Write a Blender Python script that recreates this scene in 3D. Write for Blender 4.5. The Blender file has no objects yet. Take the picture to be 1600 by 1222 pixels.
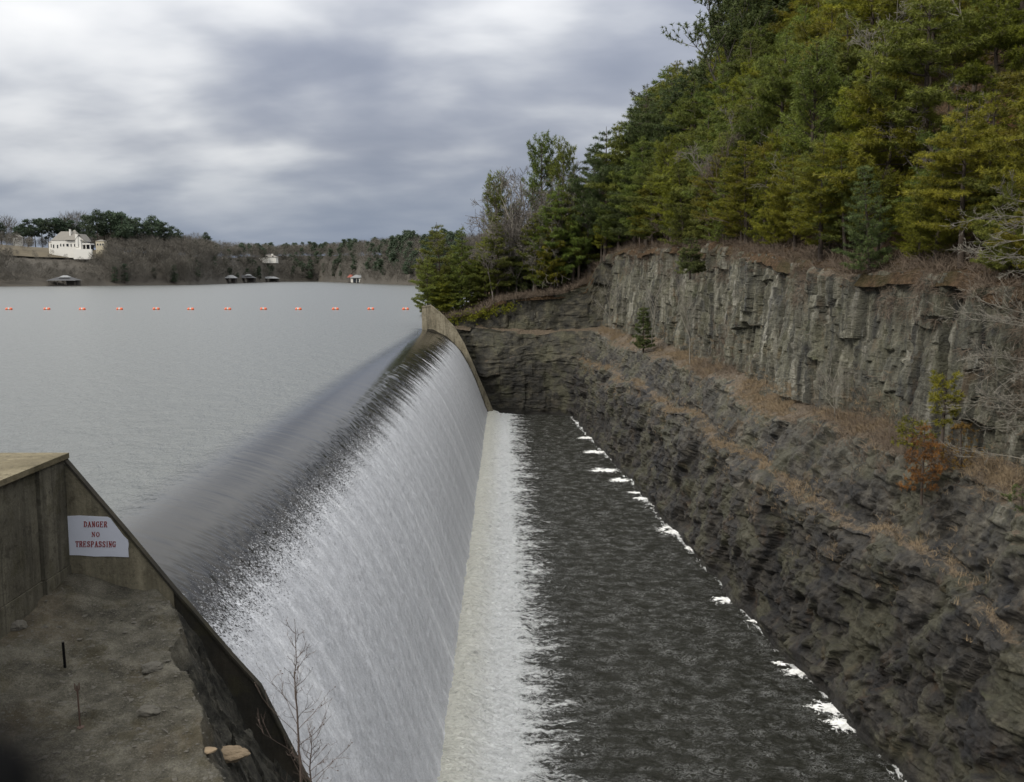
import bpy, math, random
import numpy as np
from mathutils import Vector

# ------------------------------------------------------------------ camera, world, sun, exposure
sc = bpy.context.scene
COL = sc.collection
F_PX = 1500.0
PITCH = math.atan(179.0 / F_PX)
YAW = math.atan(10.0 / F_PX)
CAM_Z = 6.0
cam_d = bpy.data.cameras.new('camera')
cam_d.sensor_width = 36.0
cam_d.lens = F_PX / 1600.0 * 36.0
cam_d.clip_start = 0.05
cam_d.clip_end = 20000
cam = bpy.data.objects.new('camera', cam_d)
cam.location = (0, 0, CAM_Z)
cam.rotation_euler = (math.radians(90) - PITCH, 0, -YAW)
COL.objects.link(cam)
sc.camera = cam
cam_d.dof.use_dof = True
cam_d.dof.focus_distance = 60.0
cam_d.dof.aperture_fstop = 2.8

SUN_EL, SUN_AZ = math.radians(38), math.radians(-128)     # azimuth from +Y towards +X: behind the camera, to the left
world = bpy.data.worlds.new('World')
sc.world = world
world.use_nodes = True


def build_world():
    nt = world.node_tree
    nt.nodes.clear()
    n = nt.nodes.new
    L = nt.links.new
    out = n('ShaderNodeOutputWorld')
    tc = n('ShaderNodeTexCoord')
    sep = n('ShaderNodeSeparateXYZ'); L(tc.outputs['Generated'], sep.inputs[0])

    def math_(op, a, b=None, c=None, clamp=False):
        m = n('ShaderNodeMath'); m.operation = op; m.use_clamp = clamp
        for i, v in enumerate((a, b, c)):
            if v is None: continue
            if isinstance(v, (int, float)): m.inputs[i].default_value = v
            else: L(v, m.inputs[i])
        return m.outputs[0]
    z = math_('MAXIMUM', sep.outputs[2], 0.0)
    den = math_('ADD', z, 0.26)
    px = math_('DIVIDE', sep.outputs[0], den)
    py = math_('DIVIDE', sep.outputs[1], den)
    cmb = n('ShaderNodeCombineXYZ'); L(px, cmb.inputs[0]); L(py, cmb.inputs[1])

    def noise(scale, detail, rough, rot, sx, sy, off, dist=0.0):
        mp = n('ShaderNodeMapping'); L(cmb.outputs[0], mp.inputs[0])
        mp.inputs['Scale'].default_value = (sx, sy, 1)
        mp.inputs['Rotation'].default_value = (0, 0, rot)
        mp.inputs['Location'].default_value = off
        t = n('ShaderNodeTexNoise'); t.inputs['Scale'].default_value = scale
        t.inputs['Detail'].default_value = detail; t.inputs['Roughness'].default_value = rough
        t.inputs['Distortion'].default_value = dist
        L(mp.outputs[0], t.inputs['Vector'])
        return t.outputs['Fac']
    n1 = noise(0.85, 3, 0.5, 0.25, 1.1, 1.0, (6.6, 2.4, 3), 0.2)
    n2 = noise(2.5, 4, 0.45, 0.35, 1.1, 1.25, (7.7, 3.1, 2), 0.15)
    n3 = noise(5.5, 5, 0.5, 0.3, 0.6, 1.2, (1.7, 9.1, 4), 0.1)
    s = math_('MULTIPLY_ADD', n1, 0.95, -0.06)
    s = math_('MULTIPLY_ADD', n2, 0.68, math_('SUBTRACT', s, 0.34))
    s = math_('MULTIPLY_ADD', n3, 0.15, math_('SUBTRACT', s, 0.075))
    # cloud deck thins towards the upper left, thickens to the lower right
    s = math_('MULTIPLY_ADD', z, 0.72, s)
    s = math_('MULTIPLY_ADD', sep.outputs[0], -0.32, s)
    s = math_('ADD', s, -0.045)
    ramp = n('ShaderNodeValToRGB'); L(s, ramp.inputs[0])
    cr = ramp.color_ramp
    cr.interpolation = 'B_SPLINE'
    cr.elements[0].position = 0.26; cr.elements[0].color = (0.155, 0.172, 0.215, 1)
    cr.elements[1].position = 0.80; cr.elements[1].color = (0.54, 0.54, 0.54, 1)
    for p, c in ((0.40, (0.205, 0.220, 0.262, 1)), (0.52, (0.285, 0.298, 0.328, 1)), (0.64, (0.44, 0.448, 0.462, 1))):
        e = cr.elements.new(p); e.color = c
    lift = math_('MULTIPLY_ADD', z, 1.30, 0.62)
    vm = n('ShaderNodeVectorMath'); vm.operation = 'SCALE'; L(ramp.outputs[0], vm.inputs[0]); L(lift, vm.inputs['Scale'])
    hz = math_('MULTIPLY', z, 8.0, clamp=True)
    mix = n('ShaderNodeMix'); mix.data_type = 'RGBA'
    L(hz, mix.inputs[0]); mix.inputs[6].default_value = (0.095, 0.120, 0.170, 1)
    L(vm.outputs[0], mix.inputs[7])
    sky = n('ShaderNodeTexSky'); sky.sky_type = 'NISHITA'; sky.sun_disc = False
    sky.sun_elevation = SUN_EL; sky.sun_rotation = SUN_AZ
    b1 = n('ShaderNodeBackground'); L(sky.outputs[0], b1.inputs[0]); b1.inputs[1].default_value = 0.05
    b2 = n('ShaderNodeBackground'); L(mix.outputs[2], b2.inputs[0]); b2.inputs[1].default_value = 1.0
    ms = n('ShaderNodeMixShader'); ms.inputs[0].default_value = 0.94
    L(b1.outputs[0], ms.inputs[1]); L(b2.outputs[0], ms.inputs[2])
    L(ms.outputs[0], out.inputs[0])


build_world()
sun_d = bpy.data.lights.new('sun', 'SUN')
sun_d.energy = 1.1
sun_d.angle = math.radians(14)
sun_d.color = (1.0, 0.95, 0.88)
sun = bpy.data.objects.new('sun', sun_d)
sdir = Vector((math.sin(SUN_AZ) * math.cos(SUN_EL), math.cos(SUN_AZ) * math.cos(SUN_EL), math.sin(SUN_EL)))
sun.rotation_euler = sdir.to_track_quat('Z', 'Y').to_euler()
COL.objects.link(sun)
vs = sc.view_settings
vs.view_transform = 'Standard'; vs.look = 'None'; vs.gamma = 1; vs.use_curve_mapping = False
vs.exposure = 1.12
sc.cycles.max_bounces = 6
sc.cycles.diffuse_bounces = 3
sc.cycles.glossy_bounces = 3

# ------------------------------------------------------------------ helpers
random.seed(7)
rng = np.random.default_rng(11)
_f = np.array([math.sin(YAW) * math.cos(PITCH), math.cos(YAW) * math.cos(PITCH), -math.sin(PITCH)])
_r = np.array([math.cos(YAW), -math.sin(YAW), 0.0])
_u = np.cross(_r, _f)


def ray(px, py):
    return _f * F_PX + _r * (px - 800.0) + _u * (611.0 - py)


def at(px, py, depth):            # point at world Y = depth
    d = ray(px, py); return np.array([0, 0, CAM_Z]) + d * (depth / d[1])


def on(px, py, z):                # point on the level z
    d = ray(px, py); return np.array([0, 0, CAM_Z]) + d * ((z - CAM_Z) / d[2])


def project(p):
    v = np.asarray(p, float) - np.array([0, 0, CAM_Z])
    w = v @ _f
    return 800 + F_PX * (v @ _r) / w, 611 - F_PX * (v @ _u) / w, w


def hsh(ix, iy, iz, seed=0):
    with np.errstate(over='ignore'):
        h = (ix.astype(np.int64) * 374761393 + iy.astype(np.int64) * 668265263 + iz.astype(np.int64) * 2147483647 + seed * 974634777) & 0xFFFFFFFF
        h = ((h ^ (h >> 13)) * 1274126177) & 0xFFFFFFFF
        h = ((h ^ (h >> 16)) * 2246822519) & 0xFFFFFFFF
        h = h ^ (h >> 15)
    return (h & 0xFFFFFF) / float(0xFFFFFF)


def vnoise(x, y, z, seed=0):
    x = np.asarray(x, float); y = np.asarray(y, float) + 0 * x; z = np.asarray(z, float) + 0 * x
    fx, fy, fz = np.floor(x), np.floor(y), np.floor(z)
    tx, ty, tz = x - fx, y - fy, z - fz
    tx = tx * tx * (3 - 2 * tx); ty = ty * ty * (3 - 2 * ty); tz = tz * tz * (3 - 2 * tz)
    r = 0
    for a in (0, 1):
        for b in (0, 1):
            for c in (0, 1):
                w = (tx if a else 1 - tx) * (ty if b else 1 - ty) * (tz if c else 1 - tz)
                r = r + w * hsh(fx + a, fy + b, fz + c, seed)
    return r * 2 - 1


def fbm(x, y, z, octs=4, seed=0, gain=0.5):
    r = 0; a = 1.0; s = 0
    for o in range(octs):
        r = r + a * vnoise(x, y, z, seed + o * 17); s += a
        a *= gain; x = x * 2.03; y = y * 2.03; z = z * 2.03
    return r / s


def cells(a, b, sa, sb, seed):
    """blocky value per cell, rows of unequal height"""
    ia = np.floor(a / sa)
    off = hsh(ia, ia * 0, ia * 0, seed)
    ib = np.floor(b / sb + off)
    return hsh(ia, ib, ia * 0 + 3, seed + 5) * 2 - 1


def mesh_np(name, verts, faces, smooth=False):
    """verts (n,3); faces (m,3) or (m,4) arrays, or a list of such arrays"""
    me = bpy.data.meshes.new(name)
    verts = np.ascontiguousarray(verts, np.float32)
    fl = [np.asarray(f) for f in (faces if isinstance(faces, list) else [faces]) if len(f)]
    me.vertices.add(len(verts)); me.vertices.foreach_set('co', verts.ravel())
    idx = np.concatenate([f.ravel() for f in fl]).astype(np.int32)
    tot = np.concatenate([np.full(len(f), f.shape[1]) for f in fl]).astype(np.int32)
    st = np.concatenate([[0], np.cumsum(tot)[:-1]]).astype(np.int32)
    me.loops.add(len(idx)); me.loops.foreach_set('vertex_index', idx)
    me.polygons.add(len(tot)); me.polygons.foreach_set('loop_start', st)
    if smooth:
        me.polygons.foreach_set('use_smooth', np.ones(len(tot), bool))
    else:
        me.polygons.foreach_set('use_smooth', np.zeros(len(tot), bool))
    me.update(calc_edges=True); me.validate()
    return me


def link(name, me, mat=None, parent=None):
    o = bpy.data.objects.new(name, me)
    COL.objects.link(o)
    if mat is not None and me is not None and len(me.materials) == 0:
        me.materials.append(mat)
    if parent is not None: o.parent = parent
    return o


def tag(o, label=None, cat=None, group=None, kind=None):
    if label: o['label'] = label
    if cat: o['category'] = cat
    if group: o['group'] = group
    if kind: o['kind'] = kind
    return o


def empty(name, loc=(0, 0, 0), label=None, cat=None, group=None, rz=0.0, scale=1.0):
    o = bpy.data.objects.new(name, None)
    o.empty_display_size = 0.2
    o.location = tuple(float(v) for v in loc); o.rotation_euler = (0, 0, rz)
    o.scale = (scale,) * 3 if isinstance(scale, (int, float)) else scale
    COL.objects.link(o)
    return tag(o, label, cat, group)


def grid_faces(nr, nc):
    i = np.arange(nr - 1)[:, None] * nc + np.arange(nc - 1)[None, :]
    i = i.ravel()
    return np.stack([i, i + 1, i + nc + 1, i + nc], 1)


class MB:
    """collects boxes, prisms and tubes into one mesh"""
    def __init__(s): s.v = []; s.f3 = []; s.f4 = []; s.n = 0

    def add(s, v, f):
        v = np.asarray(v, float); f = np.asarray(f)
        s.v.append(v)
        (s.f3 if f.shape[1] == 3 else s.f4).append(f + s.n)
        s.n += len(v)

    def box(s, x0, x1, y0, y1, z0, z1):
        v = [(x, y, z) for z in (z0, z1) for y in (y0, y1) for x in (x0, x1)]
        s.add(v, [(0, 2, 3, 1), (4, 5, 7, 6), (0, 1, 5, 4), (2, 6, 7, 3), (0, 4, 6, 2), (1, 3, 7, 5)])
        return s

    def prism(s, poly, axis, a0, a1):
        """extrude a polygon (list of 2D points) along an axis"""
        n = len(poly); v = []
        for a in (a0, a1):
            for p in poly:
                v.append({'y': (p[0], a, p[1]), 'x': (a, p[0], p[1]), 'z': (p[0], p[1], a)}[axis])
        s.add(v, [(i, (i + 1) % n, n + (i + 1) % n, n + i) for i in range(n)])
        base = s.n - 2 * n
        c0 = np.mean(v[:n], 0); c1 = np.mean(v[n:], 0)
        # caps by ear clipping through mathutils for concave outlines
        from mathutils.geometry import tessellate_polygon
        tr = tessellate_polygon([[Vector((p[0], p[1], 0)) for p in poly]])
        s.f3.append(np.array([(a, b, c) for a, b, c in tr]) + base)
        s.f3.append(np.array([(a, c, b) for a, b, c in tr]) + base + n)
        return s

    def tubes(s, P0, P1, R0, R1, k=5):
        P0 = np.asarray(P0, float); P1 = np.asarray(P1, float)
        R0 = np.broadcast_to(np.asarray(R0, float), (len(P0),)); R1 = np.broadcast_to(np.asarray(R1, float), (len(P0),))
        d = P1 - P0; d /= (np.linalg.norm(d, axis=1)[:, None] + 1e-9)
        h = np.where(np.abs(d[:, 2:3]) > 0.9, np.array([[1.0, 0, 0]]), np.array([[0, 0, 1.0]]))
        a = np.cross(d, h); a /= np.linalg.norm(a, axis=1)[:, None]
        b = np.cross(d, a)
        an = np.arange(k) * 2 * math.pi / k
        ring = np.cos(an)[None, :, None] * a[:, None] + np.sin(an)[None, :, None] * b[:, None]
        v = np.stack([P0[:, None] + ring * R0[:, None, None], P1[:, None] + ring * R1[:, None, None]], 1).reshape(-1, 3)
        base = np.arange(len(P0))[:, None] * 2 * k
        j = np.arange(k)[None, :]; j2 = (j + 1) % k
        f = np.stack([base + j, base + j2, base + k + j2, base + k + j], 2).reshape(-1, 4)
        s.add(v, f)
        return s

    def ball(s, c, r, seg=12, rings=8, sq=(1, 1, 1), rough=0.0, seed=0):
        v = []; f = []
        for i in range(rings + 1):
            th = math.pi * i / rings
            for j in range(seg):
                ph = 2 * math.pi * j / seg
                v.append((math.sin(th) * math.cos(ph), math.sin(th) * math.sin(ph), math.cos(th)))
        v = np.array(v)
        if rough:
            k = 1 + rough * fbm(v[:, 0] * 2 + seed, v[:, 1] * 2, v[:, 2] * 2, 3, seed)
            v = v * k[:, None]
        v = v * r * np.array(sq) + np.array(c)
        for i in range(rings):
            for j in range(seg):
                f.append((i * seg + j, (i + 1) * seg + j, (i + 1) * seg + (j + 1) % seg, i * seg + (j + 1) % seg))
        s.add(v, f)
        return s

    def mesh(s, name, smooth=False):
        fl = []
        if s.f4: fl.append(np.concatenate(s.f4))
        if s.f3: fl.append(np.concatenate(s.f3))
        return mesh_np(name, np.concatenate(s.v), fl, smooth)

    def build(s, name, mat, parent=None, smooth=False):
        return link(name, s.mesh(name, smooth), mat, parent)


# ------------------------------------------------------------------ materials
class NT:
    def __init__(s, name):
        s.m = bpy.data.materials.new(name); s.m.use_nodes = True
        s.t = s.m.node_tree; s.t.nodes.clear()
        s.out = s.n('ShaderNodeOutputMaterial')
        s.b = s.n('ShaderNodeBsdfPrincipled'); s.l(s.b.outputs[0], s.out.inputs[0])
        s.tc = s.n('ShaderNodeTexCoord')

    def n(s, t, **k):
        q = s.t.nodes.new(t)
        for a, b in k.items(): setattr(q, a, b)
        return q

    def l(s, a, b): s.t.links.new(a, b)

    def put(s, sock, v):
        if isinstance(v, bpy.types.NodeSocket): s.l(v, sock)
        elif isinstance(v, (tuple, list)) and sock.type == 'RGBA' and len(v) == 3: sock.default_value = (*v, 1)
        else: sock.default_value = v

    def math(s, op, a, b=0.0, c=0.0, clamp=False):
        q = s.n('ShaderNodeMath', operation=op, use_clamp=clamp)
        for i, v in enumerate((a, b, c)): s.put(q.inputs[i], v)
        return q.outputs[0]

    def coords(s, scale=(1, 1, 1), rot=(0, 0, 0), src='Object', loc=(0, 0, 0)):
        mp = s.n('ShaderNodeMapping'); s.l(s.tc.outputs[src] if isinstance(src, str) else src, mp.inputs[0])
        mp.inputs['Scale'].default_value = scale; mp.inputs['Rotation'].default_value = rot; mp.inputs['Location'].default_value = loc
        return mp.outputs[0]

    def noise(s, scale, detail=4, rough=0.55, vec=None, dist=0.0):
        q = s.n('ShaderNodeTexNoise'); s.put(q.inputs['Scale'], scale)
        q.inputs['Detail'].default_value = detail; q.inputs['Roughness'].default_value = rough; q.inputs['Distortion'].default_value = dist
        s.l(vec if vec is not None else s.tc.outputs['Object'], q.inputs['Vector'])
        return q.outputs['Fac']

    def voro(s, scale, vec=None, feature='F1', out='Distance'):
        q = s.n('ShaderNodeTexVoronoi', feature=feature); q.inputs['Scale'].default_value = scale
        s.l(vec if vec is not None else s.tc.outputs['Object'], q.inputs['Vector'])
        return q.outputs[out]

    def ramp(s, fac, stops, interp='LINEAR'):
        q = s.n('ShaderNodeValToRGB'); s.put(q.inputs[0], fac)
        cr = q.color_ramp; cr.interpolation = interp
        while len(cr.elements) < len(stops): cr.elements.new(0.5)
        for e, (p, c) in zip(cr.elements, stops):
            e.position = p
            e.color = (c, c, c, 1) if isinstance(c, (int, float)) else (*c, 1)
        return q.outputs[0]

    def mix(s, fac, a, b, mode='MIX'):
        q = s.n('ShaderNodeMix', data_type='RGBA', blend_type=mode)
        s.put(q.inputs[0], fac); s.put(q.inputs[6], a); s.put(q.inputs[7], b)
        return q.outputs[2]

    def smooth(s, v, a, b):
        q = s.n('ShaderNodeMapRange', interpolation_type='SMOOTHSTEP')
        s.put(q.inputs[0], v); q.inputs[1].default_value = a; q.inputs[2].default_value = b
        return q.outputs[0]

    def bump(s, h, dist, strength=1.0, prev=None):
        q = s.n('ShaderNodeBump'); s.put(q.inputs['Height'], h)
        q.inputs['Distance'].default_value = dist; q.inputs['Strength'].default_value = strength
        if prev is not None: s.l(prev, q.inputs['Normal'])
        return q.outputs[0]

    def attr(s, name, out='Fac'):
        q = s.n('ShaderNodeAttribute'); q.attribute_name = name
        return q.outputs[out]

    def fin(s, col=None, rough=None, normal=None, **k):
        if col is not None: s.put(s.b.inputs['Base Color'], col)
        if rough is not None: s.put(s.b.inputs['Roughness'], rough)
        if normal is not None: s.l(normal, s.b.inputs['Normal'])
        for a, b in k.items(): s.put(s.b.inputs[a.replace('_', ' ')], b)
        return s.m


def simple(name, col, rough=0.8, vary=0.25, scale=3.0, bump=0.0, **k):
    t = NT(name)
    n = t.noise(scale, 5, 0.6)
    c = t.mix(n, tuple(v * (1 - vary) for v in col), tuple(v * (1 + vary) for v in col))
    nm = t.bump(t.noise(scale * 6, 4, 0.6), bump) if bump else None
    return t.fin(c, rough, nm, **k)


def m_rock():
    t = NT('cliff_rock')
    sep = t.n('ShaderNodeSeparateXYZ'); t.l(t.tc.outputs['Object'], sep.inputs[0])
    z = sep.outputs[2]
    big = t.noise(0.22, 4, 0.6)
    mid = t.noise(1.3, 6, 0.65)
    vert = t.noise(1.0, 6, 0.62, t.coords((1.7, 1.7, 0.13)), 0.6)        # run-off streaks down the face
    vert2 = t.noise(1.0, 5, 0.6, t.coords((0.55, 0.55, 0.06), loc=(9, 2, 1)), 0.4)
    bed = t.noise(1.0, 5, 0.6, t.coords((0.35, 0.35, 5.0)), 0.4)
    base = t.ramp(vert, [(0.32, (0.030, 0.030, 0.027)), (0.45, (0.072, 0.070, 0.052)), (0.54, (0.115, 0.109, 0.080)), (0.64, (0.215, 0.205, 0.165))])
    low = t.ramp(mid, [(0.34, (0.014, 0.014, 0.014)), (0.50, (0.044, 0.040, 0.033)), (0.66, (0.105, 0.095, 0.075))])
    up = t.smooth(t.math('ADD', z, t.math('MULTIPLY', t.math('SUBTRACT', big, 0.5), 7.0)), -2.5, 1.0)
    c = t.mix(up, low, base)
    c = t.mix(t.math('MULTIPLY', t.smooth(bed, 0.54, 0.68), 0.22), c, (0.030, 0.029, 0.026))
    # rusty and ochre staining
    rust = t.smooth(t.noise(0.8, 5, 0.65, t.coords((1, 1, 0.5), loc=(3, 8, 2))), 0.56, 0.72)
    c = t.mix(t.math('MULTIPLY', rust, 0.55), c, (0.115, 0.072, 0.034))
    # black seepage bands
    seep = t.smooth(vert2, 0.56, 0.66)
    c = t.mix(t.math('MULTIPLY', seep, 0.6), c, (0.022, 0.023, 0.026))
    bw = t.smooth(sep.outputs[1], 108.5, 112.0)
    c = t.mix(bw, c, t.ramp(mid, [(0.32, (0.014, 0.013, 0.011)), (0.5, (0.044, 0.041, 0.030)), (0.66, (0.095, 0.085, 0.058))]))
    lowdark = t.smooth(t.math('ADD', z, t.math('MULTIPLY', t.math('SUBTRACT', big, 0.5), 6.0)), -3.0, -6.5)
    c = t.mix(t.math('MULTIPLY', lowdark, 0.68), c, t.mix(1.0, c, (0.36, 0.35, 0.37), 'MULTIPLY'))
    dkb = t.smooth(t.noise(1.0, 4, 0.6, t.coords((0.30, 0.30, 0.16), loc=(2, 6, 3))), 0.50, 0.60)
    c = t.mix(t.math('MULTIPLY', dkb, 0.45), c, t.mix(1.0, c, (0.42, 0.42, 0.46), 'MULTIPLY'))
    olv = t.smooth(t.noise(0.45, 5, 0.6, t.coords(loc=(8, 3, 9))), 0.48, 0.62)
    c = t.mix(t.math('MULTIPLY', olv, 0.35), c, (0.095, 0.092, 0.050))
    # pale mineral scars
    pale = t.smooth(t.noise(1.0, 6, 0.7, t.coords((2.4, 2.4, 0.35), loc=(5, 1, 7))), 0.64, 0.74)
    c = t.mix(t.math('MULTIPLY', t.math('MULTIPLY', pale, up), 0.7), c, (0.27, 0.265, 0.235))
    # moss
    moss = t.smooth(t.noise(0.6, 6, 0.7, t.coords(loc=(1, 7, 3))), 0.60, 0.70)
    c = t.mix(t.math('MULTIPLY', moss, 0.4), c, (0.055, 0.062, 0.022))
    # waterline band just above the river
    wl = t.smooth(t.math('ADD', z, t.math('MULTIPLY', mid, 0.7)), -9.0, -9.7)
    c = t.mix(t.math('MULTIPLY', wl, 0.8), c, (0.016, 0.015, 0.013))
    # leaf litter and soil lying on the ledges
    soil = t.attr('soil')
    lit = t.ramp(t.noise(14, 5, 0.7), [(0.3, (0.045, 0.030, 0.018)), (0.5, (0.098, 0.075, 0.050)), (0.7, (0.175, 0.138, 0.095))])
    sm = t.smooth(t.math('ADD', soil, t.math('MULTIPLY', t.math('SUBTRACT', t.noise(1.1, 7, 0.75), 0.5), 3.0)), 0.45, 0.70)
    c = t.mix(sm, c, lit)
    grain = t.noise(9, 6, 0.75)
    c = t.mix(0.55, c, t.mix(1.0, c, t.ramp(grain, [(0.3, 0.35), (0.7, 1.75)]), 'MULTIPLY'))
    b1 = t.bump(t.noise(3.2, 8, 0.72), 0.16)
    b2 = t.bump(t.voro(4.5, t.coords((1, 1, 1.7)), 'DISTANCE_TO_EDGE'), 0.07, 0.6, b1)
    b3 = t.bump(bed, 0.05, 0.6, b2)
    b4 = t.bump(t.noise(22, 5, 0.7), 0.03, 0.8, b3)
    ro = t.ramp(mid, [(0.3, 0.55), (0.6, 0.85)])
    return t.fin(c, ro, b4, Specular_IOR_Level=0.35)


def m_hill():
    t = NT('leaf_litter_ground')
    n1 = t.noise(0.35, 5, 0.6); n2 = t.noise(5, 6, 0.7)
    c = t.ramp(n2, [(0.3, (0.030, 0.022, 0.014)), (0.5, (0.085, 0.056, 0.033)), (0.72, (0.17, 0.115, 0.07))])
    clay = t.smooth(t.attr('clay'), 0.3, 0.7)
    c = t.mix(clay, c, t.ramp(t.noise(2.5, 6, 0.7), [(0.3, (0.16, 0.075, 0.035)), (0.5, (0.34, 0.17, 0.085)), (0.7, (0.50, 0.31, 0.19))]))
    c = t.mix(t.math('MULTIPLY', t.smooth(n1, 0.5, 0.65), 0.5), c, (0.035, 0.042, 0.016))
    return t.fin(c, 0.95, t.bump(t.noise(4, 8, 0.75), 0.25), Specular_IOR_Level=0.1)


def m_concrete(name, a, b, dark=0.35, mossy=0.3, streak=1.0):
    t = NT(name)
    big = t.noise(0.7, 5, 0.6); fine = t.noise(24, 6, 0.7)
    st = t.noise(1.0, 6, 0.65, t.coords((3.0, 3.0, 0.22)), 0.3)
    c = t.mix(t.smooth(big, 0.38, 0.62), a, b)
    c = t.mix(t.math('MULTIPLY', t.smooth(t.noise(1.0, 5, 0.6, t.coords((2.0, 2.0, 0.3), loc=(3, 9, 5)), 0.3), 0.52, 0.66), 0.35 * streak), c, tuple(v * 1.55 for v in b))
    c = t.mix(t.math('MULTIPLY', t.smooth(st, 0.47, 0.62), dark * streak), c, (0.028, 0.026, 0.020))
    c = t.mix(t.math('MULTIPLY', t.smooth(t.noise(1.6, 6, 0.7, t.coords(loc=(4, 4, 4))), 0.50, 0.64), mossy), c, (0.050, 0.045, 0.022))
    c = t.mix(t.math('MULTIPLY', t.smooth(t.noise(5, 7, 0.75, t.coords(loc=(7, 2, 4))), 0.52, 0.62), dark), c, (0.035, 0.03, 0.022))
    # form-board grain and cold-joint rust
    wood = t.noise(1.0, 4, 0.6, t.coords((9, 9, 0.6)))
    c = t.mix(0.22, c, t.mix(1.0, c, t.ramp(wood, [(0.3, 0.45), (0.7, 1.5)]), 'MULTIPLY'))
    c = t.mix(0.4, c, t.mix(1.0, c, t.ramp(fine, [(0.3, 0.6), (0.7, 1.4)]), 'MULTIPLY'))
    bb = t.bump(t.noise(30, 6, 0.7), 0.01, 0.7, t.bump(t.noise(2.5, 6, 0.7), 0.04))
    return t.fin(c, 0.9, bb, Specular_IOR_Level=0.2)


def m_lake():
    t = NT('lake_water')
    # wind chop, finer close to the camera's shore, stretched across the wind
    v = t.coords((1.0, 0.55, 1.0), rot=(0, 0, 0.35))
    h1 = t.noise(0.9, 5, 0.65, v, 0.2)
    h2 = t.noise(3.4, 4, 0.6, t.coords((1, 0.6, 1), rot=(0, 0, -0.2)))
    b = t.bump(h1, 0.45, 0.55)
    b = t.bump(h2, 0.12, 0.55, b)
    return t.fin((0.092, 0.098, 0.092), 0.28, b, IOR=1.333, Specular_IOR_Level=0.5)


def m_fall():
    """one sheet: lake draw-down, dark glassy lip, white aerated face"""
    t = NT('falling_water')
    uv = t.tc.outputs['UV']           # u = metres along the crest, v = metres of flow past the lip
    sep = t.n('ShaderNodeSeparateXYZ'); t.l(uv, sep.inputs[0])
    u, v = sep.outputs[0], sep.outputs[1]
    streak = t.noise(1.0, 5, 0.62, t.coords((0.85, 0.05, 1), src=uv), 0.15)
    streak2 = t.noise(1.0, 5, 0.65, t.coords((3.2, 0.14, 1), src=uv), 0.1)
    speck = t.noise(1.0, 4, 0.85, t.coords((11, 6, 1), src=uv))
    speck2 = t.noise(1.0, 3, 0.8, t.coords((30, 16, 1), src=uv))
    fing = t.noise(1.0, 3, 0.6, t.coords((1.1, 0.10, 1), src=uv, loc=(3, 0, 0)), 0.1)
    # foam coverage grows past the lip
    ramp_v = t.math('MULTIPLY_ADD', v, 0.72, -1.02)
    farw = t.smooth(u, 40.0, 72.0)
    g = t.math('MULTIPLY_ADD', t.math('SUBTRACT', fing, 0.5), t.math('MULTIPLY_ADD', farw, 2.2, 0.9), ramp_v)
    g = t.math('MULTIPLY_ADD', t.math('SUBTRACT', streak2, 0.5), t.math('MULTIPLY_ADD', farw, 1.4, 0.5), g)
    g = t.math('MULTIPLY_ADD', t.math('SUBTRACT', speck, 0.5), t.math('MULTIPLY_ADD', farw, -1.6, 3.0), g)
    g = t.math('MULTIPLY_ADD', t.math('SUBTRACT', speck2, 0.5), 4.2, g)
    foam = t.smooth(g, 0.15, 0.75)
    gate = t.smooth(v, -0.5, 0.6)
    foam = t.math('MULTIPLY', foam, gate)
    white = t.ramp(t.math('ADD', t.math('MULTIPLY', streak, 0.55), t.math('MULTIPLY', streak2, 0.45)), [(0.32, (0.43, 0.44, 0.46)), (0.48, (0.49, 0.50, 0.52)), (0.58, (0.57, 0.58, 0.60)), (0.70, (0.76, 0.77, 0.78))])
    white = t.mix(0.75, white, t.mix(1.0, white, t.ramp(speck2, [(0.28, 0.55), (0.50, 1.0), (0.72, 1.3)]), 'MULTIPLY'))
    c = t.mix(foam, (0.013, 0.012, 0.010), white)
    ro = t.math('MULTIPLY_ADD', foam, 0.5, 0.07)
    lk = t.math('SUBTRACT', 1.0, t.smooth(v, -2.7, -0.9))
    r = t.bump(t.math('MULTIPLY', t.noise(1.0, 4, 0.55, t.coords((3.2, 0.30, 1), src=uv)), t.math('SUBTRACT', 1.0, lk)), 0.06, 0.25)
    chop = t.bump(t.math('MULTIPLY', t.noise(0.9, 5, 0.65, t.coords((1.0, 0.55, 1.0), rot=(0, 0, 0.35)), 0.2), lk), 0.45, 0.55, r)
    chop = t.bump(t.math('MULTIPLY', t.noise(3.4, 4, 0.6, t.coords((1, 0.6, 1), rot=(0, 0, -0.2))), lk), 0.12, 0.55, chop)
    fb = t.bump(t.math('MULTIPLY', speck, foam), 0.05, 0.7, chop)
    c = t.mix(lk, c, (0.092, 0.098, 0.092))
    return t.fin(c, t.math('MULTIPLY_ADD', lk, 0.21, ro), fb, IOR=1.333, Specular_IOR_Level=0.5)


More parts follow.
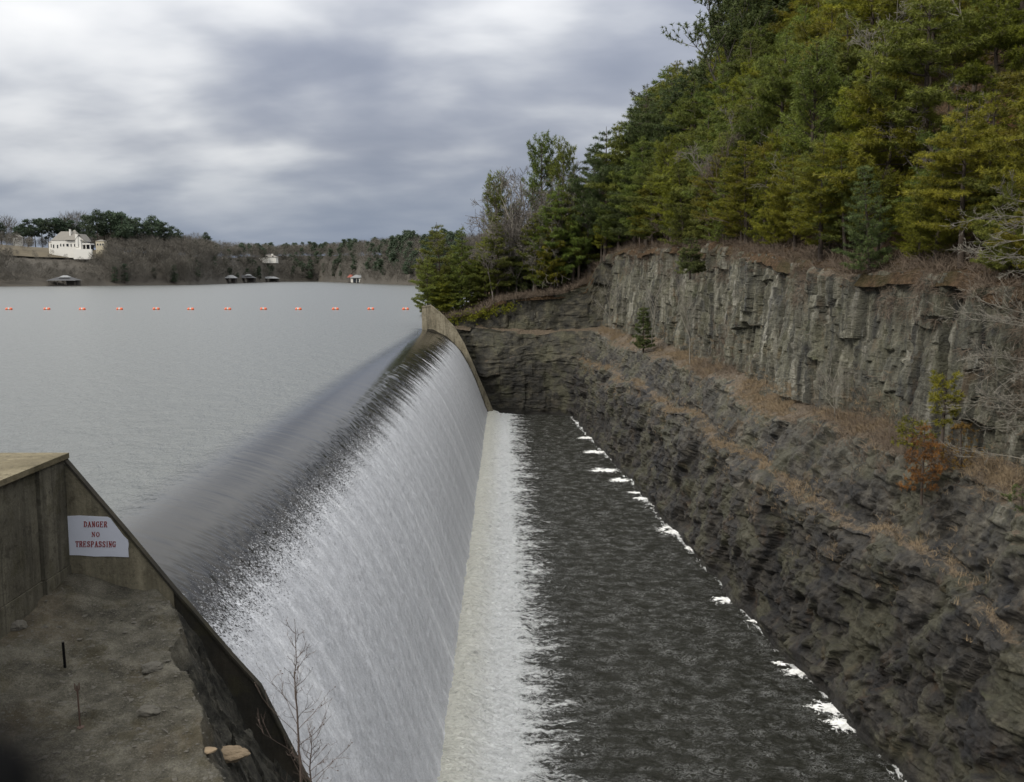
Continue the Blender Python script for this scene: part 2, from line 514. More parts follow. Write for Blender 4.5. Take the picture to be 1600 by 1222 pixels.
def m_river():
    t = NT('river_water')
    sep = t.n('ShaderNodeSeparateXYZ'); t.l(t.tc.outputs['Object'], sep.inputs[0])
    x = sep.outputs[0]
    fing = t.noise(1.0, 5, 0.65, t.coords((0.30, 1.1, 1)), 0.9)
    fing2 = t.noise(1.0, 6, 0.7, t.coords((1.1, 3.0, 1), loc=(3, 1, 0)), 1.4)
    lace = t.noise(3.5, 6, 0.78, None, 1.4)
    g = t.math('MULTIPLY_ADD', x, -0.50, 1.10)
    g = t.math('MULTIPLY_ADD', t.math('SUBTRACT', fing, 0.5), 2.6, g)
    g = t.math('MULTIPLY_ADD', t.math('SUBTRACT', fing2, 0.5), 3.0, g)
    g = t.math('MULTIPLY_ADD', t.math('SUBTRACT', lace, 0.5), 2.4, g)
    g = t.math('ADD', g, t.math('MULTIPLY', t.math('SUBTRACT', 1.0, t.smooth(x, -0.9, 0.8)), 2.0))
    foam = t.smooth(g, -0.05, 1.05)
    # thin lace further out: foam flecks that also paint glints onto the dark water
    ridge = t.math('ABSOLUTE', t.math('SUBTRACT', t.noise(1.0, 5, 0.7, t.coords((2.8, 4.6, 1), rot=(0, 0, 0.3)), 1.8), 0.5))
    thin = t.math('MULTIPLY', t.math('SUBTRACT', 1.0, t.smooth(ridge, 0.0, 0.06)), t.smooth(t.noise(1.0, 4, 0.6, t.coords((1.1, 1.5, 1), loc=(2, 2, 2))), 0.38, 0.72))
    foam = t.math('MAXIMUM', foam, t.math('MULTIPLY', thin, 0.27))
    bank = t.attr('bank')
    bk = t.math('MULTIPLY_ADD', t.math('SUBTRACT', t.noise(1.0, 6, 0.75, t.coords((2.2, 1.0, 1), loc=(6, 0, 0)), 0.8), 0.5), 3.2, t.math('SUBTRACT', bank, 0.78))
    foam = t.math('MAXIMUM', foam, t.math('MULTIPLY', t.smooth(bk, 0.0, 0.22), t.smooth(bank, 0.02, 0.2)))
    cream = t.math('SUBTRACT', 1.0, t.smooth(t.math('ADD', x, t.math('MULTIPLY', fing2, 0.8)), -1.6, 0.3))
    wcol = t.mix(cream, (0.92, 0.93, 0.91), (0.84, 0.83, 0.73))
    wcol = t.mix(0.8, wcol, t.mix(1.0, wcol, t.ramp(t.noise(1.0, 5, 0.8, t.coords((2.6, 6.5, 1)), 1.4), [(0.34, 0.55), (0.45, 0.95), (0.54, 1.05), (0.7, 1.15)]), 'MULTIPLY'))
    c = t.mix(foam, (0.027, 0.027, 0.019), wcol)
    b = t.bump(t.noise(1.0, 6, 0.7, t.coords((2.0, 3.2, 1), rot=(0, 0, 0.2)), 1.2), 0.50, 1.0)
    b = t.bump(t.noise(1.0, 5, 0.7, t.coords((6, 9, 1), rot=(0, 0, -0.2)), 0.8), 0.14, 1.0, b)
    return t.fin(c, t.math('MULTIPLY_ADD', foam, 0.6, 0.10), b, IOR=1.333)


def m_foam():
    t = NT('foam_scum')
    c = t.ramp(t.noise(7, 6, 0.7), [(0.3, (0.50, 0.50, 0.46)), (0.5, (0.78, 0.78, 0.75)), (0.7, (0.86, 0.86, 0.84))])
    t.fin(c, 0.9, t.bump(t.noise(12, 5, 0.7), 0.05))
    a = t.math('ADD', t.math('MULTIPLY', t.attr('edge'), -0.75), t.math('MULTIPLY', t.noise(4.5, 7, 0.8, t.tc.outputs['Object'], 0.6), 1.7))
    t.put(t.b.inputs['Alpha'], t.smooth(a, 0.22, 0.34))
    return t.m


def m_needles(name, a, b, c3):
    t = NT(name)
    oi = t.n('ShaderNodeObjectInfo')
    n = t.noise(1.1, 4, 0.6); n2 = t.noise(9, 3, 0.6)
    k = t.math('ADD', t.math('MULTIPLY', n, 0.6), t.math('MULTIPLY', n2, 0.4))
    c = t.ramp(k, [(0.34, a), (0.5, b), (0.66, c3)])
    h = t.n('ShaderNodeHueSaturation'); t.l(c, h.inputs['Color'])
    t.l(t.math('MULTIPLY_ADD', oi.outputs['Random'], 0.045, 0.475), h.inputs['Hue'])
    t.l(t.math('MULTIPLY_ADD', t.math('FRACT', t.math('MULTIPLY', oi.outputs['Random'], 7.13)), 0.50, 0.75), h.inputs['Value'])
    t.fin(h.outputs[0], 0.6, Specular_IOR_Level=0.25)
    tr = t.n('ShaderNodeBsdfTranslucent'); t.l(h.outputs[0], tr.inputs[0])
    ms = t.n('ShaderNodeMixShader'); ms.inputs[0].default_value = 0.28
    t.l(t.b.outputs[0], ms.inputs[1]); t.l(tr.outputs[0], ms.inputs[2]); t.l(ms.outputs[0], t.out.inputs[0])
    return t.m


def m_gravel():
    t = NT('stony_ground')
    sp = t.noise(38, 5, 0.8); mid = t.noise(2.2, 6, 0.65); big = t.noise(0.5, 4, 0.6)
    c = t.ramp(t.math('ADD', t.math('MULTIPLY', sp, 0.5), t.math('MULTIPLY', mid, 0.5)), [(0.36, (0.026, 0.025, 0.020)), (0.5, (0.080, 0.074, 0.057)), (0.63, (0.170, 0.158, 0.125))])
    mo = t.smooth(t.noise(1.3, 6, 0.7, t.coords(loc=(5, 5, 1))), 0.50, 0.62)
    c = t.mix(t.math('MULTIPLY', mo, 0.4), c, (0.045, 0.036, 0.014))
    c = t.mix(t.math('MULTIPLY', t.smooth(big, 0.5, 0.7), 0.35), c, (0.10, 0.075, 0.045))
    rk = t.attr('rock')
    rc = t.ramp(t.noise(4, 7, 0.72), [(0.3, (0.016, 0.016, 0.015)), (0.5, (0.050, 0.048, 0.040)), (0.7, (0.105, 0.098, 0.078))])
    c = t.mix(t.smooth(rk, 0.3, 0.6), c, rc)
    b = t.bump(sp, 0.02, 0.8, t.bump(t.noise(6, 8, 0.75), 0.07))
    return t.fin(c, 0.92, b, Specular_IOR_Level=0.15)


M = dict(
    rock=m_rock(), hill=m_hill(), gravel=m_gravel(),
    concrete=m_concrete('weathered_concrete', (0.135, 0.118, 0.080), (0.185, 0.165, 0.115)),
    concrete_grey=m_concrete('grey_stained_concrete', (0.085, 0.078, 0.058), (0.125, 0.115, 0.085), 0.55, 0.45),
    concrete_dark=m_concrete('algae_black_concrete', (0.026, 0.024, 0.019), (0.042, 0.036, 0.026), 0.5, 0.4),
    concrete_top=m_concrete('lichened_concrete_top', (0.125, 0.105, 0.064), (0.175, 0.15, 0.095), 0.35, 0.5, 0.4),
    concrete_far=m_concrete('pale_concrete', (0.19, 0.165, 0.115), (0.26, 0.23, 0.165), 0.45, 0.3),
    lake=m_lake(), fall=m_fall(), river=m_river(), foam=m_foam(),
    bark=simple('pine_bark', (0.060, 0.045, 0.033), 0.9, 0.4, 6, 0.03),
    barkpale=simple('pale_bark', (0.165, 0.15, 0.12), 0.85, 0.35, 5),
    barkgrey=simple('grey_bark', (0.115, 0.10, 0.085), 0.9, 0.3, 5),
    twig=simple('twigs', (0.085, 0.062, 0.048), 0.9, 0.35, 3),
    twigfar=simple('far_twigs', (0.112, 0.101, 0.082), 0.95, 0.3, 0.1),
    pine_y=m_needles('yellow_green_needles', (0.054, 0.060, 0.009), (0.155, 0.158, 0.015), (0.290, 0.280, 0.028)),
    pine_g=m_needles('green_needles', (0.040, 0.055, 0.012), (0.115, 0.142, 0.026), (0.220, 0.248, 0.046)),
    pine_d=m_needles('dark_needles', (0.030, 0.044, 0.015), (0.075, 0.097, 0.030), (0.145, 0.168, 0.054)),
    pine_far=m_needles('far_needles', (0.028, 0.042, 0.026), (0.052, 0.076, 0.044), (0.085, 0.115, 0.062)),
    rusty=m_needles('rust_orange_leaves', (0.06, 0.034, 0.012), (0.15, 0.080, 0.020), (0.27, 0.15, 0.035)),
    grass=simple('dry_grass_blades', (0.20, 0.148, 0.088), 0.9, 0.5, 1.6),
    brush=simple('bare_brush', (0.115, 0.086, 0.060), 0.9, 0.45, 1.4),
    farland=simple('far_bank_ground', (0.058, 0.050, 0.038), 0.95, 0.4, 0.05),
    farlawn=simple('winter_lawn', (0.085, 0.068, 0.040), 0.95, 0.3, 0.08),
    white=simple('white_stucco', (0.66, 0.64, 0.58), 0.8, 0.05, 0.4),
    cream=simple('cream_stucco', (0.46, 0.41, 0.30), 0.8, 0.08, 0.4),
    shingle=simple('grey_brown_shingles', (0.20, 0.185, 0.16), 0.9, 0.15, 0.7),
    darkroof=simple('dark_roof', (0.045, 0.045, 0.047), 0.8, 0.2, 0.7),
    metalroof=simple('pale_metal_roof', (0.17, 0.175, 0.175), 0.5, 0.1, 0.7),
    redroof=simple('red_roof', (0.26, 0.07, 0.045), 0.7, 0.15, 0.7),
    glass=simple('dark_window_glass', (0.015, 0.018, 0.022), 0.15, 0.1, 1),
    timber=simple('dark_dock_timber', (0.055, 0.048, 0.042), 0.9, 0.3, 1.0),
    orange=simple('orange_plastic', (0.62, 0.115, 0.035), 0.45, 0.12, 2.5),
    whitep=simple('white_plastic', (0.42, 0.40, 0.37), 0.45, 0.1, 3),
    sign=simple('white_paint', (0.52, 0.54, 0.60), 0.75, 0.07, 3.5, 0.003),
    red=simple('dark_red_paint', (0.20, 0.018, 0.016), 0.7, 0.25, 18),
    rust=simple('rusty_iron', (0.070, 0.042, 0.030), 0.85, 0.4, 15, 0.004),
    black=simple('black_iron', (0.006, 0.006, 0.006), 0.95, 0.2, 15, Specular_IOR_Level=0.05),
    sandstone=simple('tan_sandstone', (0.215, 0.160, 0.098), 0.9, 0.45, 7, 0.02),
    slab=simple('grey_shale', (0.085, 0.078, 0.062), 0.9, 0.45, 7, 0.02),
)

# ------------------------------------------------------------------ river bank, cliff
RIVER_Z = -10.1
edge_px = [(895, 655), (985, 750), (1040, 820), (1120, 900), (1180, 975), (1250, 1050), (1340, 1130), (1420, 1222)]
edge = np.array([on(px, py, RIVER_Z) for px, py in edge_px])
edge = edge[np.argsort(edge[:, 1])]


def edge_x(y): return np.interp(y, edge[:, 1], edge[:, 0])


# each station: base of the face, lower ledge outer/inner, upper ledge outer/inner, rim
def st(y, B, C, D, E, F, a=None):
    ax = float(edge_x(y)) if a is None else a
    return [(ax - 0.35, y, RIVER_Z - 1.2), (ax, y, RIVER_Z)] + [(p[0], y, p[1]) for p in (B, C, D, E, F)]


ST = [
    st(2, (14.6, -4.6), (15.3, -4.2), (16.2, -1.1), (17.6, -0.3), (18.0, 5.0), 13.2),
    st(18, (14.0, -4.6), (14.7, -4.2), (15.6, -1.1), (16.8, -0.3), (17.4, 5.0), 12.9),
    st(28, (13.6, -4.3), (14.3, -3.9), (15.1, -1.1), (16.3, -0.2), (16.8, 5.3)),
    st(36, (12.9, -3.8), (13.6, -3.4), (14.4, -1.0), (15.6, -0.1), (16.1, 5.9)),
    st(43, (12.2, -3.4), (12.9, -3.0), (13.7, -0.9), (15.0, 0.0), (15.5, 6.4)),
    st(57, (11.6, -3.2), (12.4, -2.9), (13.2, -0.8), (14.5, 0.1), (15.0, 7.3)),
    st(69, (11.1, -3.2), (11.9, -2.9), (12.8, -0.8), (14.2, 0.2), (14.7, 8.1)),
    st(71, (11.0, -3.2), (11.8, -2.9), (12.8, -0.8), (15.2, 0.3), (15.9, 7.9)),
    st(88, (10.0, -3.2), (10.8, -2.9), (11.9, -0.8), (13.9, 0.2), (14.6, 8.5)),
    st(103, (9.0, -3.3), (9.8, -3.0), (10.9, -0.8), (12.6, 0.2), (13.2, 9.0)),
    [(7.4, 109.2, -11.3), (7.8, 109.8, -10.1), (8.6, 110.4, -3.4), (8.9, 110.8, -3.2), (9.6, 111.6, -0.5), (10.9, 112.6, 0.1), (11.6, 113.2, 8.8)],
    [(6.6, 110.4, -11.3), (6.6, 110.9, -10.1), (7.2, 111.4, -3.5), (7.3, 111.6, -3.3), (7.9, 112.2, -0.5), (9.0, 113.2, 0.0), (9.6, 113.9, 4.6)],
    [(5.2, 111.1, -11.3), (5.2, 111.5, -10.1), (5.4, 111.9, -3.6), (5.4, 112.1, -3.4), (5.6, 112.5, -0.4), (6.2, 113.6, 0.0), (6.6, 114.4, 3.9)],
    [(1, 111.1, -11.3), (1, 111.5, -10.1), (1, 112.0, -3.6), (1, 112.1, -3.4), (1, 112.6, -0.4), (1.2, 113.7, 0.0), (1.3, 114.3, 3.6)],
    [(-2, 111.2, -11.3), (-2, 111.6, -10.1), (-2, 112.0, -3.6), (-2, 112.1, -3.4), (-2, 112.6, -0.4), (-1.0, 113.7, 0.0), (-0.6, 114.3, 3.2)],
    [(-5, 111.6, -11.3), (-5, 111.7, -10.1), (-5, 112.0, -3.6), (-5, 112.1, -3.4), (-5, 112.6, -0.5), (-4, 113.7, 0.2), (-3.6, 114.5, 1.6)],
    [(-9.4, 111.6, -11.3), (-9.4, 111.7, -10.1), (-9.4, 112.0, -3.6), (-9.4, 112.1, -3.4), (-9.4, 112.6, -0.5), (-9.3, 113.7, 0.1), (-9.2, 114.5, 0.8)],
]
ST = np.array(ST, float)


def build_cliff():
    path = ST[:, 1, :2]
    seg = np.linalg.norm(np.diff(path, axis=0), axis=1)
    cum = np.concatenate([[0], np.cumsum(seg)])
    # samples along the bank, closer together near the camera
    us = [0.0]
    while us[-1] < cum[-1]:
        y = np.interp(us[-1], cum, path[:, 1])
        us.append(us[-1] + (0.0017 * max(y, 26) if y > 18 else 0.2))
    us = np.array(us); us[-1] = cum[-1]
    rows_per = [5, 128, 14, 54, 26, 150]
    vs_ = [0.0]
    for k, m in enumerate(rows_per): vs_ += list(k + (np.arange(m) + 1) / m)
    vs_ = np.array(vs_)
    P = np.zeros((len(us), 7, 3))
    for k in range(7):
        for c in range(3): P[:, k, c] = np.interp(us, cum, ST[:, k, c])
    # wander of the ledges
    for k, amp, s in ((1, 0.30, 3), (2, 1.1, 5), (3, 1.0, 5), (4, 0.9, 7), (5, 0.7, 8), (6, 0.45, 9)):
        P[:, k, 2] += (0 if k == 1 else amp) * fbm(us / 7.0, us * 0 + s, us * 0, 4, 40 + s)
        P[:, k, 0] += amp * 0.7 * fbm(us / 4.0, us * 0 + s, us * 0 + 2, 4, 60 + s)
    nr, nc = len(us), len(vs_)
    G = np.zeros((nr, nc, 3))
    for c in range(3):
        for i0 in range(6):
            sel = (vs_ >= i0) & (vs_ <= i0 + 1)
            f = (vs_[sel] - i0)[None, :]
            G[:, sel, c] = P[:, i0, c][:, None] * (1 - f) + P[:, i0 + 1, c][:, None] * f
    du = np.gradient(G, axis=0); dv = np.gradient(G, axis=1)
    N = np.cross(dv, du); N /= (np.linalg.norm(N, axis=2)[:, :, None] + 1e-9)
    # outward = towards the river
    sgn = np.where((N[:, :, 0:1] * 1 + N[:, :, 1:2] * 0.6) > 0.0, -1, 1)
    N = N * sgn
    steep = np.clip(1 - np.abs(N[:, :, 2]) * 1.15, 0, 1)
    U = np.repeat(us[:, None], nc, 1); Z = G[:, :, 2]; V = np.repeat(vs_[None, :], nr, 0)
    w1 = fbm(U / 2.6, Z / 2.6, U * 0, 3, 5); w2 = fbm(U / 1.5, Z / 3.0, U * 0, 3, 9)
    w3 = fbm(U / 0.6, Z / 0.6, U * 0 + 5, 3, 19)
    Uw = U + 0.35 * w1 + 0.05 * w3; Zw = Z + 0.30 * w2 + 0.06 * U * 0.3 + 0.05 * w3
    # upper face: tall joint-bounded columns
    Ub = Uw + 0.9 * fbm(U / 5.0, U * 0, Z / 12, 2, 140)
    up = 0.50 * cells(Ub, Zw, 2.1, 4.4, 1) + 0.26 * cells(Ub + 0.7, Zw, 0.8, 3.0, 2) + 0.11 * cells(Uw, Zw, 0.33, 1.1, 3) + 0.025 * cells(Uw, Zw, 0.5, 0.17, 4)
    jt = np.abs(np.mod(Ub / 2.1, 1) - 0.5) * 2
    up = up + 0.22 * fbm(U / 0.9, Z / 1.3, U * 0, 4, 150, 0.6)
    up = up - 0.22 * np.clip((jt - 0.90) / 0.1, 0, 1) + 0.55 * fbm(U / 6, Z / 9, U * 0, 3, 70)
    # lower faces: thin beds broken into blocks, with slanting joints
    S = Uw + Zw * 0.75
    lo = 0.36 * cells(S, Zw, 3.0, 2.4, 11) + 0.24 * cells(S + 0.4, Zw - Uw * 0.15, 1.4, 0.9, 12) + 0.13 * cells(Uw, Zw + 0.03 * Uw, 6.0, 0.6, 17) + 0.08 * cells(Uw - Zw * 0.5, Zw, 0.5, 0.4, 13) + 0.03 * cells(S, Zw, 0.2, 0.16, 14)
    lo = lo + 0.20 * (1 - 2 * np.abs(fbm(S / 2.0, Zw / 3.0 - U * 0.1, U * 0, 4, 88, 0.55)))
    lo = lo + 0.45 * fbm(U / 3.2, Z / 2.6, U * 0, 4, 80, 0.55) + 0.09 * fbm(U / 0.7, Z / 0.8, U * 0 + 3, 4, 84, 0.6)
    ck = np.abs(fbm(S / 1.1 + 9, (Zw - 0.25 * Uw) / 1.6, U * 0, 4, 120, 0.6))
    lo = lo - 0.35 * np.clip(1 - ck / 0.05, 0, 1)
    ck2 = np.abs(fbm(S / 0.4 + 3, Zw / 0.7, U * 0, 3, 125, 0.6))
    lo = lo - 0.10 * np.clip(1 - ck2 / 0.07, 0, 1)
    back = np.clip((U - cum[10]) / 2.0, 0, 1)
    lo2 = 0.14 * cells(Uw, Zw, 2.6, 2.2, 21) + 0.12 * cells(Uw, Zw, 1.1, 0.9, 22) + 0.3 * cells(Uw, Zw, 3.0, 7.0, 23) + 0.6 * fbm(U / 3, Z / 4, U * 0, 4, 90) + 0.035 * cells(Uw, Zw, 0.4, 0.2, 24) + 0.25 * fbm(U / 1.0, Z / 1.4, U * 0, 4, 93, 0.6)
    lo = lo * (1 - back) + lo2 * back
    up = up * (1 - back) + lo2 * back
    t_up = np.clip((V - 4.7) / 0.3, 0, 1)
    d = (lo * (1 - t_up) + up * t_up) * (0.5 + 0.5 * steep)
    d_raw = d
    for _ in range(1):                     # soften the stair-steps of slanting joints
        dp = np.pad(d, 1, mode='edge')
        d = (dp[:-2, 1:-1] + dp[2:, 1:-1] + dp[1:-1, :-2] + dp[1:-1, 2:] + 2 * dp[1:-1, 1:-1]) / 6
    d = d * (1 - t_up) + d_raw * t_up
    fade = np.clip((6.0 - V) / 0.05, 0, 1) * 0.6 + 0.4
    nearA = np.clip(np.abs(V - 1.0) / 0.12, 0.35, 1)
    d = d * fade * nearA
    G = G + N * d[:, :, None]
    G[:, :, 2] += 0.10 * fbm(U / 0.8, V * 5, U * 0, 3, 99) * (1 - steep)
    G[:, -1, 2] += 0.35 * fbm(us / 1.5, us * 0, us * 0, 4, 101)
    # flatness after displacement decides where litter can lie
    du = np.gradient(G, axis=0); dv = np.gradient(G, axis=1)
    N2 = np.cross(dv, du); N2 /= (np.linalg.norm(N2, axis=2)[:, :, None] + 1e-9)
    flat = np.abs(N2[:, :, 2])
    led = 0.55 * np.exp(-((V - 2.5) / 0.45) ** 2) + np.exp(-((V - 4.5) / 0.55) ** 2) + 0.8 * np.clip((V - 5.8) / 0.2, 0, 1)
    soil = np.clip(led, 0, 1) * np.clip(0.25 + flat * 1.1, 0, 1) + 0.35 * np.clip((flat - 0.75) * 4, 0, 1) * np.clip(V - 1.4, 0, 1)
    me = mesh_np('cliff', G.reshape(-1, 3), grid_faces(nr, nc))
    a = me.attributes.new('soil', 'FLOAT', 'POINT'); a.data.foreach_set('value', soil.ravel().astype(np.float32))
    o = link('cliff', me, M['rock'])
    tag(o, 'dark layered rock cliff in two tiers along the right side of the spillway pool', kind='structure')
    return us, vs_, G, soil, cum


c_us, c_vs, CG, c_soil, c_cum = build_cliff()
RIM = CG[:, -1, :]                      # rim line of the cliff


def rim_at(y):
    m = RIM[:, 1] < 109.5
    return np.interp(y, RIM[m, 1], RIM[m, 0]), np.interp(y, RIM[m, 1], RIM[m, 2])


def climb(d):                            # height gained d metres inland of the rim
    d = np.asarray(d, float)
    return np.where(d < 2.0, 0.35 * d, 0.7 + 1.12 * (d - 2.0)) - np.clip(d - 26, 0, None) * 0.55 - np.clip(d - 42, 0, None) * 0.4


def hz(x, y):
    """hillside height"""
    x = np.asarray(x, float); y = np.asarray(y, float)
    rx, rz = rim_at(np.clip(y, 2, 109))
    rx = rx + np.clip(y - 109, 0, None) * 0.10
    right = rz + climb(np.clip(x - rx, 0, None))
    lowg = np.interp(x, [-14, -9.2, -3.6, -0.6, 6.6, 9.6, 12], [-1.5, 0.6, 1.6, 3.1, 3.9, 5.2, 9.0]) + np.clip(y - 114.5, 0, 60) * 0.10
    t = np.clip((y - 111) / 5, 0, 1)
    k = np.clip((x - rx) / 3 + 0.2, 0, 1)
    far = lowg * (1 - k) + np.maximum(right, lowg) * k
    return right * (1 - t) + far * t


def build_hill():
    ys = np.concatenate([np.arange(2, 28, 1.0), np.arange(28, 70, 0.45), np.arange(70, 170.1, 0.8)])
    ds = np.concatenate([[-0.25], np.arange(0, 6, 0.3), np.arange(6, 30, 0.8), np.arange(30, 90, 4)])
    Y = np.repeat(ys[:, None], len(ds), 1)
    rx, rz = rim_at(np.clip(ys, 2, 109))
    rx = rx + np.clip(ys - 109, 0, None) * 0.10
    X = rx[:, None] + ds[None, :]
    Z = hz(X, Y) + 0.45 * fbm(X / 3, Y / 3, X * 0, 4, 3) * np.clip(ds, 0, 1)[None, :]
    Z[:, 0] -= 0.5
    me = mesh_np('hillside', np.stack([X, Y, Z], 2).reshape(-1, 3), grid_faces(len(ys), len(ds)), True)
    # bare clay bank high in the trees on the right
    c = at(1485, 140, 43)
    cx = np.exp(-(((Y - 44) / 3.2) ** 2 + ((Z - 13.8) / 2.6) ** 2)) * (Y < 60)
    a = me.attributes.new('clay', 'FLOAT', 'POINT'); a.data.foreach_set('value', (cx + 0.3 * fbm(X, Y, Z, 3, 6) * (cx > 0.1)).ravel().astype(np.float32))
    tag(link('hillside', me, M['hill']), kind='structure')
    xs = np.arange(-12, 14.1, 0.5)
    Fy = np.interp(xs, [-12, -9.2, -3.6, -0.6, 1.3, 6.6, 9.6, 11.6, 14], [113.6, 114.5, 114.5, 114.3, 114.3, 114.4, 113.9, 113.2, 113.2])
    Fz = np.interp(xs, [-9.2, -3.6, -0.6, 1.3, 6.6, 9.6, 11.6, 14], [0.8, 1.6, 3.2, 3.6, 3.9, 4.6, 8.8, 9.6])
    off = np.concatenate([[-0.15, 0.1, 0.5], np.arange(1.1, 116, 1.2)])
    X = np.repeat(xs[:, None], len(off), 1); Y = Fy[:, None] + off[None, :]
    Z = hz(X, np.maximum(Y, 116.5)) - 0.12 + 0.3 * fbm(X / 3, Y / 3, X * 0, 4, 8) * np.clip(off, 0, 1)[None, :]
    k = np.clip(off / 2.5, 0, 1)[None, :]
    Z = (Fz[:, None] - 0.1) * (1 - k) + Z * k
    Z[:, 0] -= 0.4
    shore = -9.6 + np.clip(Y - 114, 0, 100) * 0.14
    Z = np.where(X < shore, -0.8 - (shore - X) * 0.3, Z * np.clip((X - shore) / 2.5, 0.05, 1))
    me = mesh_np('wooded_point', np.stack([X, Y, Z], 2).reshape(-1, 3), grid_faces(len(xs), len(off)), True)
    tag(link('wooded_point', me, M['hill']), kind='structure')


build_hill()

# ------------------------------------------------------------------ water
PROF = np.array([(-19.5, 0), (-16, 0), (-12.5, -0.0), (-10.6, -0.015), (-9.8, -0.06), (-9.05, -0.18), (-8.35, -0.36), (-7.65, -0.64), (-6.85, -1.12), (-5.85, -1.95), (-5.0, -3.05),
                 (-4.2, -4.45), (-3.5, -6.0), (-2.95, -7.45), (-2.5, -8.7), (-2.15, -9.6), (-1.85, -10.2), (-1.5, -10.8), (-1.1, -11.3)])


def catmull(P, n):
    out = []
    for i in range(1, len(P) - 2):
        p0, p1, p2, p3 = P[i - 1], P[i], P[i + 1], P[i + 2]
        m = max(2, int(round(np.linalg.norm(p2 - p1) * n)))
        t = (np.arange(m) / m)[:, None]
        out.append(0.5 * ((2 * p1) + (-p0 + p2) * t + (2 * p0 - 5 * p1 + 4 * p2 - p3) * t ** 2 + (-p0 + 3 * p1 - 3 * p2 + p3) * t ** 3))
    out.append(P[-2][None, :])
    return np.concatenate(out)


NEAR_Y = float(on(101, 718, 2.45)[1])        # plane of the near abutment face
FAR_Y = 111.0
WALL_X = float(at(101, 718, NEAR_Y)[0])


def lip_profile():
    P = np.concatenate([PROF[1:], [(-0.6, -11.9)]])
    P = np.concatenate([[PROF[0]], P])
    Q = catmull(P, 11)
    Q = Q[(Q[:, 0] > -17)]
    keep = np.ones(len(Q), bool)
    flatpart = Q[:, 0] < -11
    keep[flatpart] = (np.arange(flatpart.sum()) % 3 == 0)
    return Q[keep]


def build_fall():
    Q = lip_profile()
    s = np.concatenate([[0], np.cumsum(np.linalg.norm(np.diff(Q, axis=0), axis=1))])
    s0 = np.interp(-8.05, Q[:, 0], s)
    ys = [NEAR_Y + 0.2]
    while ys[-1] < FAR_Y + 0.3: ys.append(ys[-1] + 0.0017 * max(ys[-1], 24))
    ys = np.array(ys)
    Y = np.repeat(ys[:, None], len(Q), 1)
    X = np.repeat(Q[None, :, 0], len(ys), 0); Z = np.repeat(Q[None, :, 1], len(ys), 0)
    S = np.repeat((s - s0)[None, :], len(ys), 0)
    t = np.gradient(Q, axis=0); t /= np.linalg.norm(t, axis=1)[:, None]
    nx, nz = -t[:, 1], t[:, 0]
    act = np.clip(S / 1.5, 0, 1)
    d = act * (0.03 * fbm(Y / 0.8, S / 8, Y * 0, 4, 3) + 0.025 * fbm(Y / 0.18, S / 1.6, Y * 0, 3, 5) + 0.03 * vnoise(Y / 0.07, S / 0.2, Y * 0, 6))
    # thin sheets that stand off the lip at the far end, with ragged finger edges
    far = np.clip((Y - 42) / 30, 0, 1)
    d = d + 0.10 * far * np.clip(fbm(Y / 1.6, S / 12, Y * 0, 3, 30) * 2.2 - 0.15, 0, 1) * np.clip(S / 0.8, 0, 1) * np.clip((6 - S) / 5, 0, 1)
    d = d + 0.008 * fbm(Y / 0.5, S / 3, Y * 0, 2, 12) * np.clip((S + 3) / 2, 0, 1)
    toe = np.clip((X + 2.6) / 0.8, 0, 1)
    d = d + toe * 0.05 * fbm(Y / 0.35, S / 0.5, Y * 0, 3, 15)
    X = X + nx[None, :] * d; Z = Z + nz[None, :] * d
    me = mesh_np('spillway_water', np.stack([X, Y, Z], 2).reshape(-1, 3), grid_faces(len(ys), len(Q))[:, ::-1], True)
    uv = me.uv_layers.new(name='UVMap')
    vi = np.zeros(len(me.loops), np.int32); me.loops.foreach_get('vertex_index', vi)
    U2 = np.stack([Y.ravel()[vi], S.ravel()[vi]], 1).astype(np.float32)
    uv.data.foreach_set('uv', U2.ravel())
    tag(link('spillway_water', me, M['fall']), 'sheet of white water pouring over the long curved spillway', kind='structure')


build_fall()

# concrete body under the falling water
b = MB()
poly = [(x, z - 0.45) for x, z in PROF[5:]] + [(0.5, -10.9), (0.5, -13), (-12, -13), (-12, -0.9)]
b.prism(poly, 'y', NEAR_Y + 0.5, FAR_Y - 0.05)
tag(b.build('spillway_dam', M['concrete_dark']), 'concrete body of the curved dam under the falling water', kind='structure')


def build_lake():
    ys = np.concatenate([np.arange(NEAR_Y - 12, 130, 3.0), np.geomspace(130, 3000, 50)])
    X = []; Y = []
    for y in ys:
        xr = -16.5 if y < FAR_Y + 0.2 else min(-9.0 + (y - FAR_Y) * 0.18, 400)
        X.append(np.linspace(-2600 if y > 300 else -y * 1.6 - 60, xr + 0.9 * (y < FAR_Y + 0.2), 24)); Y.append(np.full(24, y))
    X = np.array(X); Y = np.array(Y)
    me = mesh_np('lake', np.stack([X, Y, X * 0 - 0.004], 2).reshape(-1, 3), grid_faces(len(ys), 24)[:, ::-1], True)
    tag(link('lake', me, M['lake']), kind='structure')
    # strip of lake behind the far wall joins the sheet
    b = MB(); v = [(-17.5, NEAR_Y - 0.5, -0.02), (-16.0, NEAR_Y - 0.5, -0.02), (-16.0, FAR_Y + 1, -0.02), (-17.5, FAR_Y + 1, -0.02)]


build_lake()


